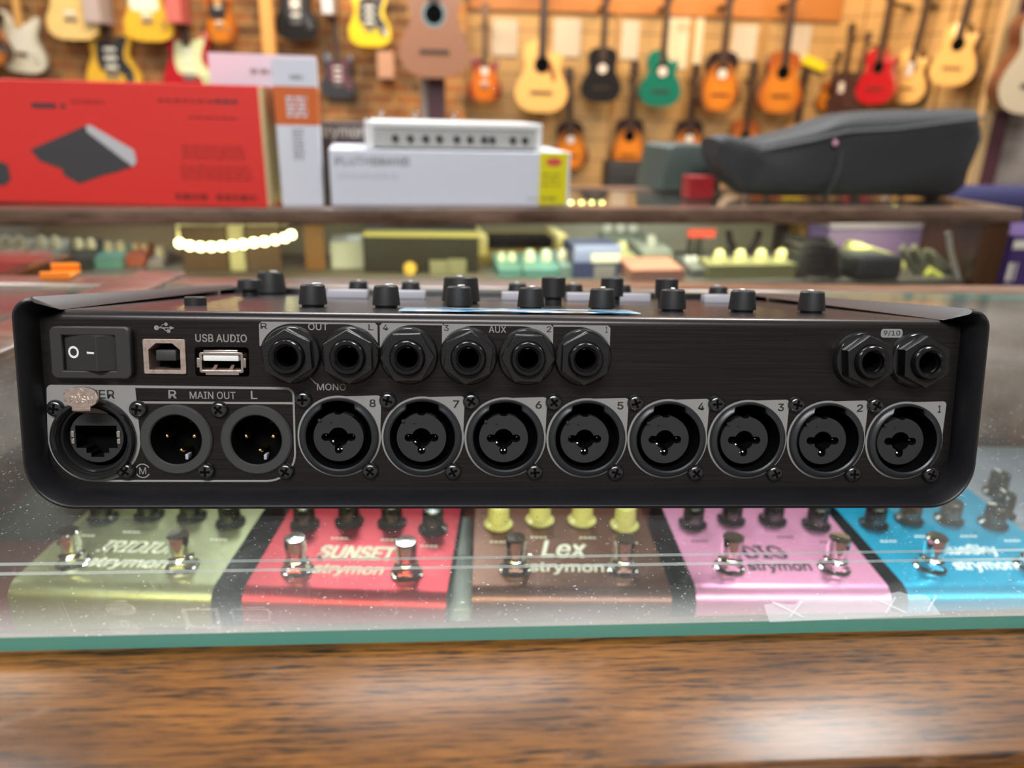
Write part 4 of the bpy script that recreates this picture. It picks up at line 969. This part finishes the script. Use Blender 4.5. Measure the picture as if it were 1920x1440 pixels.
M['dark_wood'] = mat('dark_rosewood', (.045, .024, .015), .4); M['neck_wood'] = mat('mahogany_neck', (.16, .075, .035), .4); M['maple'] = mat('maple_neck', (.66, .36, .12), .35)
M['hook'] = mat('hanger_black', (.02, .02, .02), .5); M['tag_white'] = mat('paper_tag', (.72, .62, .56), .6)
def finish(name, c, burst=None, rough=.22):
    """lacquered top; burst = darker rim colour of a sunburst finish, painted on the body"""
    m = mat(name, c, rough, 0, .5)
    if burst:
        n, l, b = nodes(m); tc = n.new('ShaderNodeTexCoord'); mp = n.new('ShaderNodeMapping'); mp.vector_type = 'TEXTURE'
        mp.inputs['Location'].default_value = (0, 0, .36); mp.inputs['Scale'].default_value = (.37, 1, .50)
        l.new(tc.outputs['Object'], mp.inputs[0]); g = n.new('ShaderNodeVectorMath'); g.operation = 'MULTIPLY'; g.inputs[1].default_value = (1, 0, 1); l.new(mp.outputs[0], g.inputs[0])
        ln = n.new('ShaderNodeVectorMath'); ln.operation = 'LENGTH'; l.new(g.outputs[0], ln.inputs[0])
        l.new(ramp(m, ln.outputs['Value'], [(.50, c), (.82, tuple((a+q)/2 for a, q in zip(c, burst))), (.98, burst)]), b.inputs['Base Color'])
    return m
def guitar(kind, label, px, yb, wpx, p0, n, top, side=None, neck=None, ang=0.0, tilt=0.0, cut=False, guard=None, tagc=None, turn=0.0, rosette=None, group='guitars on the walls', off=.03, pk=None, single=False):
    c = on_plane(px, yb, p0-n*off, n); dep = (c-CAM).dot(FWD)
    s = wpx*dep/F/.785
    yaw = math.atan2(-n.x, n.y)+turn
    t = thing('acoustic_guitar' if kind == 'acoustic' else 'electric_guitar', label, 'guitar', tuple(c), (0, R(tilt), yaw), group)
    t.scale = (s, s, s)
    th = .2 if kind == 'acoustic' else .10
    side = side or top; neck = neck or M['neck_wood']
    outl = acou_outline(cut) if kind == 'acoustic' else smooth_loop(STRAT if kind == 'strat' else TELE, 5)
    b = MB(); b.prism(outl, 0, th, PF(0, 0, 0), 0, .012, 2)
    o = b.build('body', [top, side], t, smooth=40)
    for p in o.data.polygons:
        if p.normal.y > -.5: p.material_index = 1
    f = lambda z=0: PF(0, 0, -th-z)
    if kind == 'acoustic':
        b = MB(); b.curve2d([circle(0, .655, .105, 28)], .001, f(.001)); b.build('sound_hole', M['void'], t)
        b = MB(); b.curve2d([circle(0, .655, .135 if rosette else .122, 28), circle(0, .655, .105, 28)], .001, f(.002)); b.build('rosette', rosette or M['dark_wood'], t)
        b = MB(); b.prism([(-.17, .255), (.17, .255), (.16, .295), (-.16, .295)], 0, .02, f(), 0, .004, 1); b.build('bridge', M['dark_wood'], t)
        if guard:
            b = MB(); b.curve2d([smooth_loop([(.10, .60), (.13, .52), (.17, .43), (.205, .45), (.19, .56), (.125, .70)], 4)], .001, f(.003)); b.build('pickguard', guard, t)
        z0 = .76
    else:
        if guard:
            g = [(.07, .80), (.13, .82), (.22, .86), (.27, .82), (.21, .66), (.20, .52), (.30, .38), (.30, .22), (.20, .20), (.12, .34), (-.14, .36), (-.20, .50), (-.19, .66), (-.16, .80), (-.08, .80)] if kind == 'strat' else [(.08, .79), (.20, .82), (.27, .80), (.20, .64), (.21, .50), (.10, .46), (-.20, .46), (-.27, .58), (-.22, .74), (-.16, .86), (-.08, .84)]
            b = MB(); b.prism(smooth_loop(g, 3), 0, .006, f()); b.build('pickguard', guard, t)
        for z in ((.42, .54, .66) if kind == 'strat' else (.40, .70)):
            b = MB(); b.box(-.085, .085, z-.025, z+.025, 0, .02, f(), 0, .006, 1); b.build('pickup', pk or M['white_plastic'], t)
        b = MB(); b.box(-.10, .10, .27, .335, 0, .025, f(), 0, .006, 1); b.build('bridge', M['chrome'], t)
        for kx, kz in ((.24, .30), (.27, .22)):
            b = MB(); b.lathe([(0, 0), (.026, 0), (.022, .04), (0, .042)], 12, f() @ T(kx, kz, 0)); b.build('control_knob', M['chrome'], t)
        z0 = .74
    b = MB(); b.prism([(-.065, z0), (.065, z0), (.05, 1.75), (-.05, 1.75)], -.02 if kind != 'acoustic' else -.05, .02, f(), 0, .006, 1)
    nk = b.build('neck', neck, t)
    b = MB(); b.prism([(-.062, z0), (.062, z0), (.048, 1.75), (-.048, 1.75)], .02, .032, f()); b.build('fingerboard', M['dark_wood'] if neck != M['maple'] else M['maple'], nk)
    b = MB(); b.prism([(-.05, 1.75), (.05, 1.75), (.085, 1.82), (.075, 2.08), (-.075, 2.08), (-.085, 1.82)], -.01, .03, f(), 0, .005, 1)
    for q in (0, 1, 2):
        for sx in (-1, 1): b.lathe([(0, 0), (.018, 0), (.018, .03), (0, .03)], 8, f() @ T(sx*.10, 1.85+.08*q, 0))
    hs = b.build('headstock', M['dark_wood'] if kind == 'acoustic' else neck, t)
    b = MB(); b.box(-.05, .05, -th-.03, off/s, 1.70, 1.76); b.build('hanger', M['hook'], t)
    if tagc:
        b = MB(); b.curve2d([circle(0, .62, .085, 20)] if tagc == 'round' else [rrect(-.07, .07, .50, .74, .02)], .002, f(.036)); b.build('paper_tag', M['tag_white'], t)
    return t
YW = Vector((0, 6.0, 0)); NW = Vector((0, 1, 0)); YB = Vector((0, 5.8, 0))
A_ = on_plane(1546, 200, YW, NW); B_ = on_plane(1868, 200, Vector((0, 4.9, 0)), NW)
NS_ = Vector((-(B_.y-A_.y), B_.x-A_.x, 0)).normalized()
if NS_.y < 0: NS_ = -NS_
PS = Vector((A_.x, A_.y, 0))
nat = finish('natural_spruce', (.78, .46, .15)); blk = finish('black_lacquer', (.010, .009, .009), None, .15); grn = finish('green_lacquer', (.004, .14, .095)); amb = finish('amber_lacquer', (.62, .20, .012), (.36, .085, .01))
sb = finish('tobacco_sunburst', (.66, .20, .012), (.020, .008, .006)); chb = finish('cherry_sunburst', (.66, .17, .012), (.14, .006, .006)); redl = finish('red_lacquer', (.42, .006, .014)); darkw = finish('dark_walnut', (.060, .026, .022))
mah = finish('mahogany_top', (.34, .155, .085), None, .16); spr = finish('pale_spruce', (.70, .58, .40)); crm = finish('cream_lacquer', (.80, .56, .22)); yel = finish('butterscotch', (.72, .42, .035)); brt = finish('bright_yellow', (.72, .52, .008)); owh = finish('off_white', (.66, .62, .50)); rsd = finish('rosewood_side', (.12, .045, .025))
mint = mat('mint_guard', (.62, .68, .40), .4); bkg = mat('black_guard', (.03, .03, .035), .3); wht = mat('white_guard', (.74, .72, .62), .4); mar = mat('maroon_guard', (.12, .03, .05), .4); tort = mat('tortoise_guard', (.22, .07, .02), .3)
abal = mat('abalone_ring', (.17, .24, .24), .25)
G = guitar
# acoustics on the slat wall, upper row
G('tele', 'cherry sunburst guitar with a round tag, half hidden behind the hanging brown acoustic', 908, 189, 62, YW, NW, chb, tagc='round', off=.16)
G('acoustic', 'natural spruce acoustic guitar with a brown pickguard', 1011, 210, 96, YW, NW, nat, rsd, cut=True, guard=tort, off=.16)
G('acoustic', 'black acoustic guitar with a round tag over its sound hole', 1122, 193, 74, YW, NW, blk, tagc='round', off=.16)
G('acoustic', 'dark green acoustic guitar beside the black one', 1231, 200, 76, YW, NW, grn, tagc='round', cut=True, off=.16)
G('acoustic', 'dark-rimmed sunburst acoustic right of the green one', 1339, 208, 80, YW, NW, sb, tagc='round', off=.16)
G('acoustic', 'plain amber acoustic guitar, large and without a tag', 1450, 211, 82, YW, NW, amb, rsd, off=.16)
G('acoustic', 'amber guitar at the wall corner under the yellow tag', 1542, 205, 38, YW, NW, amb, rsd, tilt=6, off=.03)
# lower row
G('acoustic', 'sunburst acoustic in the lower row behind the yellow price label', 1068, 316, 66, YW, NW, sb, tagc='round', tilt=-4)
G('acoustic', 'lower sunburst acoustic hanging under the gap between black and green guitars', 1172, 316, 70, YW, NW, sb)
G('acoustic', 'dark lower sunburst with a round tag above the grey-green case', 1281, 316, 68, YW, NW, sb, tagc='round')
G('acoustic', 'amber lower-row acoustic showing only its top above the gig bag neck', 1383, 318, 70, YW, NW, amb)
G('acoustic', 'small orange lower-row guitar just above the black bag', 1476, 318, 66, YW, NW, finish('orange_lacquer', (.66, .27, .02)))
# side wall
G('acoustic', 'dark brown guitar nearest the wall corner on the side wall', 1580, 214, 58, PS, NS_, darkw, tagc='tag')
G('acoustic', 'second dark brown guitar on the side wall left of the red one', 1606, 206, 50, PS, NS_, darkw, tilt=3, off=.15)
G('acoustic', 'glossy red acoustic guitar on the side wall', 1646, 196, 76, PS, NS_, redl, finish('red_orange_side', (.45, .09, .03)), cut=True, off=.17)
G('acoustic', 'natural cutaway acoustic right of the red guitar', 1702, 194, 74, PS, NS_, nat, rsd, cut=True, tilt=4, off=.03, tagc='tag')
G('acoustic', 'natural acoustic with reddish-brown sides at the end of the side wall', 1788, 161, 84, PS, NS_, nat, rsd, cut=True, tilt=3, off=.17)
PW = Vector((0, 4.5, 0))
G('acoustic', 'pale white-topped acoustic on the dark red column at the right edge', 1904, 214, 138, PW, NW, spr, rsd, cut=True, guard=bkg, off=.03)
G('acoustic', 'shiny brown acoustic with a blue-green rosette hung on the middle column', 816, 147, 126, Vector((0, 4.25, 0)), NW, mah, rsd, rosette=abal, off=.03)
# brick wall, electrics
eb = dict(p0=YB, n=NW, off=.14); el = dict(p0=YB, n=NW, off=.02)
G('strat', 'sunburst electric guitar cut off by the left edge', -8, 122, 76, top=sb, guard=bkg, neck=M['maple'], **eb)
G('strat', 'off-white electric guitar near the left edge', 52, 137, 82, top=owh, guard=wht, neck=M['maple'], tilt=4, **el)
G('tele', 'cream single-cutaway electric guitar', 145, 75, 88, top=crm, guard=crm, neck=M['maple'], **eb)
G('tele', 'butterscotch electric guitar with a white pickguard', 286, 78, 86, top=yel, guard=wht, neck=M['maple'], **eb)
G('tele', 'amber electric guitar with a black pickguard, turned sideways', 421, 80, 66, top=amb, guard=bkg, neck=M['maple'], turn=R(-25), **eb)
G('strat', 'black electric guitar with a pale round tag', 560, 76, 78, top=blk, guard=bkg, tagc='round', **eb)
G('strat', 'bright yellow electric guitar with a dark pickguard', 696, 88, 78, top=brt, guard=bkg, **eb)
G('strat', 'amber electric in the lower row with a black guard, above the red carton', 224, 182, 96, top=yel, guard=bkg, tagc=None, **el)
G('strat', 'red electric guitar with a mint pickguard behind the red carton', 366, 186, 96, top=redl, guard=mint, **el)
G('strat', 'charcoal electric guitar with a maroon pickguard', 637, 186, 64, top=finish('charcoal', (.035, .037, .045)), guard=mar, **el)
# ------------------------------------------------------------------ hanging tags, sheets, header board
def sheet(px0, px1, y0, y1, label, m, name='paper_sheet', cat='sheet', group='paper sheets on the slat wall', p0=YW, n=NW, lines=0, off=.012):
    a, e = on_plane(px0, y1, p0, n), on_plane(px1, y0, p0, n); c = (a+e)/2-n*off
    t = thing(name, label, cat, tuple(c), (0, 0, math.atan2(-n.x, n.y)), group); W = (Vector((a.x, a.y, 0))-Vector((e.x, e.y, 0))).length; H = e.z-a.z
    b = MB(); b.box(-W/2, W/2, -.002, off*.9, -H/2, H/2); b.build('card', m, t, smooth=0)
    return t, W, H
pap = mat('sheet_paper', (.60, .50, .40), .7)
for i, (a, e, y0, y1, lab) in enumerate(((922, 971, 37, 104, 'cream sheet above and left of the natural guitar'), (1036, 1090, 36, 106, 'cream sheet between the natural and black guitars'), (1149, 1200, 40, 110, 'cream sheet between the black and green guitars'),
        (1368, 1421, 48, 112, 'cream sheet between the dark sunburst and plain amber guitars'), (1470, 1522, 48, 114, 'cream sheet right of the plain amber guitar'))):
    sheet(a, e, y0, y1, lab, pap)
t, W, H = sheet(1246, 1326, -20, 128, 'large pale poster with a faint red patch', mat('poster_paper', (.70, .60, .42), .7), 'poster', 'poster', None)
b = MB(); words(b, -W*.22, W*.18, -H*.03, H*.09, 3, 3, -.0026, 0, 41, .7); words(b, -W*.25, W*.25, H*.14, H*.40, 4, 3, -.0026, 1, 42, .6); b.build('printed_lines', [mat('poster_red', (.72, .30, .18), .7), mat('poster_tan', (.62, .44, .24), .7)], t, smooth=0)
sheet(1500, 1546, 112, 128, 'bright yellow tag tilted at the wall corner', mat('yellow_tag', (.85, .68, .01), .5), 'price_tag', 'tag', None, off=.05)[0].rotation_euler.y = R(18)
for a, e, y0, y1, lab, c in ((190, 208, -20, 48, 'lilac-grey paper tag hanging between the cream and butterscotch guitars', (.42, .34, .34)), (336, 355, -20, 48, 'red and pink paper tag hanging beside the butterscotch guitar', (.50, .11, .10)), (615, 631, -10, 32, 'pale paper tag between the black and yellow electrics', (.58, .56, .62)),
        (715, 742, 100, 148, 'peach tag on the brick wall left of the brown acoustic', (.46, .24, .15))):
    sheet(a, e, y0, y1, lab, mat('tag_card', c, .6), 'price_tag', 'tag', 'paper tags on the brick wall', YB, NW, off=.23)
t = thing('wooden_post', 'slim honey-coloured wooden post in front of the brick wall', 'post'); a, e = on_plane(484, 0, Vector((0, 5.5, 0)), NW), on_plane(508, 0, Vector((0, 5.5, 0)), NW)
b = MB(); b.box(a.x, e.x, 5.5, 5.56, 0, 3.3, None, 0, .008, 1); b.build('post', mat('honey_wood', (.60, .30, .085), .4), t)
# ------------------------------------------------------------------ room
M['floor'] = textured('grey_carpet', [(.3, (.10, .09, .085)), (.7, (.16, .145, .135))], (1, 1, 1), 60, .9)
def struct(o): return tag(o, kind='structure')
b = MB(); b.box(-7, 7, -3, 7, -.1, 0); struct(b.build('floor', M['floor']))
b = MB(); b.box(-7, 7, -3, 7, 3.0, 3.1); struct(b.build('ceiling', mat('ceiling_white', (.33, .32, .31), .9)))
br = mat('brick', (.25, .10, .05), .85); n, l, bb = nodes(br)
bt = n.new('ShaderNodeTexBrick'); bt.inputs['Scale'].default_value = 1; bt.inputs['Brick Width'].default_value = .24; bt.inputs['Row Height'].default_value = .085; bt.inputs['Mortar Size'].default_value = .009
bt.inputs['Color1'].default_value = (.32, .13, .045, 1); bt.inputs['Color2'].default_value = (.12, .06, .03, 1); bt.inputs['Mortar'].default_value = (.30, .20, .09, 1)
vv = coords(br, (1, 1, 1)); sx = n.new('ShaderNodeSeparateXYZ'); cx_ = n.new('ShaderNodeCombineXYZ'); l.new(vv, sx.inputs[0]); l.new(sx.outputs['X'], cx_.inputs[0]); l.new(sx.outputs['Z'], cx_.inputs[1]); l.new(cx_.outputs[0], bt.inputs[0])
nz_ = ramp(br, noise(br, vv, 5, 3), [(.35, (.5, .5, .5)), (.65, (1.5, 1.35, 1.1))])
mxn = n.new('ShaderNodeMixRGB'); mxn.blend_type = 'MULTIPLY'; mxn.inputs[0].default_value = 1; l.new(bt.outputs[0], mxn.inputs[1]); l.new(nz_, mxn.inputs[2]); l.new(mxn.outputs[0], bb.inputs['Base Color'])
xs = on_plane(878, 150, YW, NW).x
b = MB(); b.box(-7, xs-.02, 5.801, 5.95, 0, 3.0); struct(b.build('wall_left', br))
slat = mat('slatwall', (.52, .31, .115), .55); n, l, bb = nodes(slat)
vv = coords(slat, (1, 1, 1)); sx = n.new('ShaderNodeSeparateXYZ'); l.new(vv, sx.inputs[0]); mm = n.new('ShaderNodeMath'); mm.operation = 'PINGPONG'; mm.inputs[1].default_value = .075; l.new(sx.outputs['Z'], mm.inputs[0])
gt = n.new('ShaderNodeMath'); gt.operation = 'LESS_THAN'; gt.inputs[1].default_value = .005; l.new(mm.outputs[0], gt.inputs[0]); l.new(ramp(slat, gt.outputs[0], [(0, (.52, .31, .115)), (1, (.22, .12, .045))]), bb.inputs['Base Color'])
b = MB(); b.box(xs-.02, A_.x+.1, 6.002, 6.15, 0, 3.0); struct(b.build('wall_back', slat))
b = MB(); L_ = (B_-A_); L_.z = 0; ln = L_.length
b.box(0, ln, .002, .12, 0, 3.0)
for k in range(1, 6): b.box(ln*k/6-.02, ln*k/6+.02, -.03, .01, 0, 3.0)
struct(b.build('wall_right', slat, None, (A_.x, A_.y, 0), (0, 0, math.atan2(L_.y, L_.x))))
z0 = on_plane(1200, 28, YW, NW).z
b = MB(); b.box(xs, A_.x, 5.97, 6.003, z0, 2.98); struct(b.build('trim_1', mat('header_wood', (.46, .17, .035), .45)))
for i in range(1, 5):
    x = xs+(A_.x-xs)*i/5; b = MB(); b.box(x-.025, x+.025, 5.985, 6.003, 0, z0); struct(b.build('trim_%d' % (i+1), mat('batten', (.42, .23, .075), .5)))
# columns
M['column'] = mat('plum_column', (.085, .030, .040), .4); M['pale_wood'] = mat('pale_wood_post', (.52, .36, .18), .5); M['grey_metal'] = mat('grey_post', (.30, .25, .24), .4)
a, e = on_plane(803, 180, Vector((0, 4.25, 0)), NW), on_plane(834, 180, Vector((0, 4.25, 0)), NW)
b = MB(); b.box(a.x, e.x, 4.282, 4.36, 0, 3.0); struct(b.build('column_middle', M['column']))
a2 = on_plane(791, 180, Vector((0, 4.25, 0)), NW); b = MB(); b.lathe([(0, 0), (.02, 0), (.02, 3.0), (0, 3.0)], 14, T((a.x+a2.x)/2-.005, 4.30, 0)); tag(b.build('pole', M['grey_metal']), 'slim grey pole beside the plum column behind the brown acoustic', 'pole')
a, e = on_plane(1856, 280, PW, NW), on_plane(1886, 280, PW, NW)
b = MB(); b.box(a.x, e.x, 4.532, 4.62, 0, 3.0); struct(b.build('column_right', M['column']))
a3 = on_plane(1836, 280, PW, NW); b = MB(); b.box(a3.x, a.x-.002, 4.532, 4.59, 0, 3.0); tag(b.build('wooden_upright', M['pale_wood']), 'pale wooden upright along the plum column at the right', 'upright')
b = MB(); b.box(e.x+.002, e.x+2.2, 4.64, 4.72, 0, 3.0); struct(b.build('wall_side', textured('pale_stone', [(.3, (.30, .25, .22)), (.7, (.46, .40, .36))], (1, 1, 3), 3, .8)))
# amplifiers on the floor below the slat wall
for px0, px1, yt, lab in ((1142, 1216, 303, 'black amplifier under the lower sunburst guitar'), (905, 985, 250, 'black amplifier behind the white carton')):
    a, e = on_plane(px0, yt, Vector((0, 5.5, 0)), NW), on_plane(px1, yt, Vector((0, 5.5, 0)), NW)
    t = thing('guitar_amplifier', lab, 'amplifier', ((a.x+e.x)/2, 5.5, 0), (0, 0, 0), 'amplifiers on the floor'); W = e.x-a.x
    b = MB(); b.box(-W/2, W/2, 0, .25, 0, a.z, None, 0, .015, 2); b.build('cabinet', M['black_matte'], t); b = MB(); b.box(-W*.44, W*.44, -.006, .002, .06, a.z-.14); b.build('grille', mat('grille_cloth', (.03, .03, .032), .8), t)
    b = MB(); b.box(-W*.46, W*.46, -.008, .002, a.z-.11, a.z-.03); b.build('control_panel', M['xlr_ring'], t)
b = MB(); b.box(-4.62, -4.5, .5, 5.80, 0, 3.0); struct(b.build('wall_far_left', textured('cream_plaster', [(.3, (.40, .36, .30)), (.7, (.48, .43, .36))], (1, 1, 1), 4, .85)))
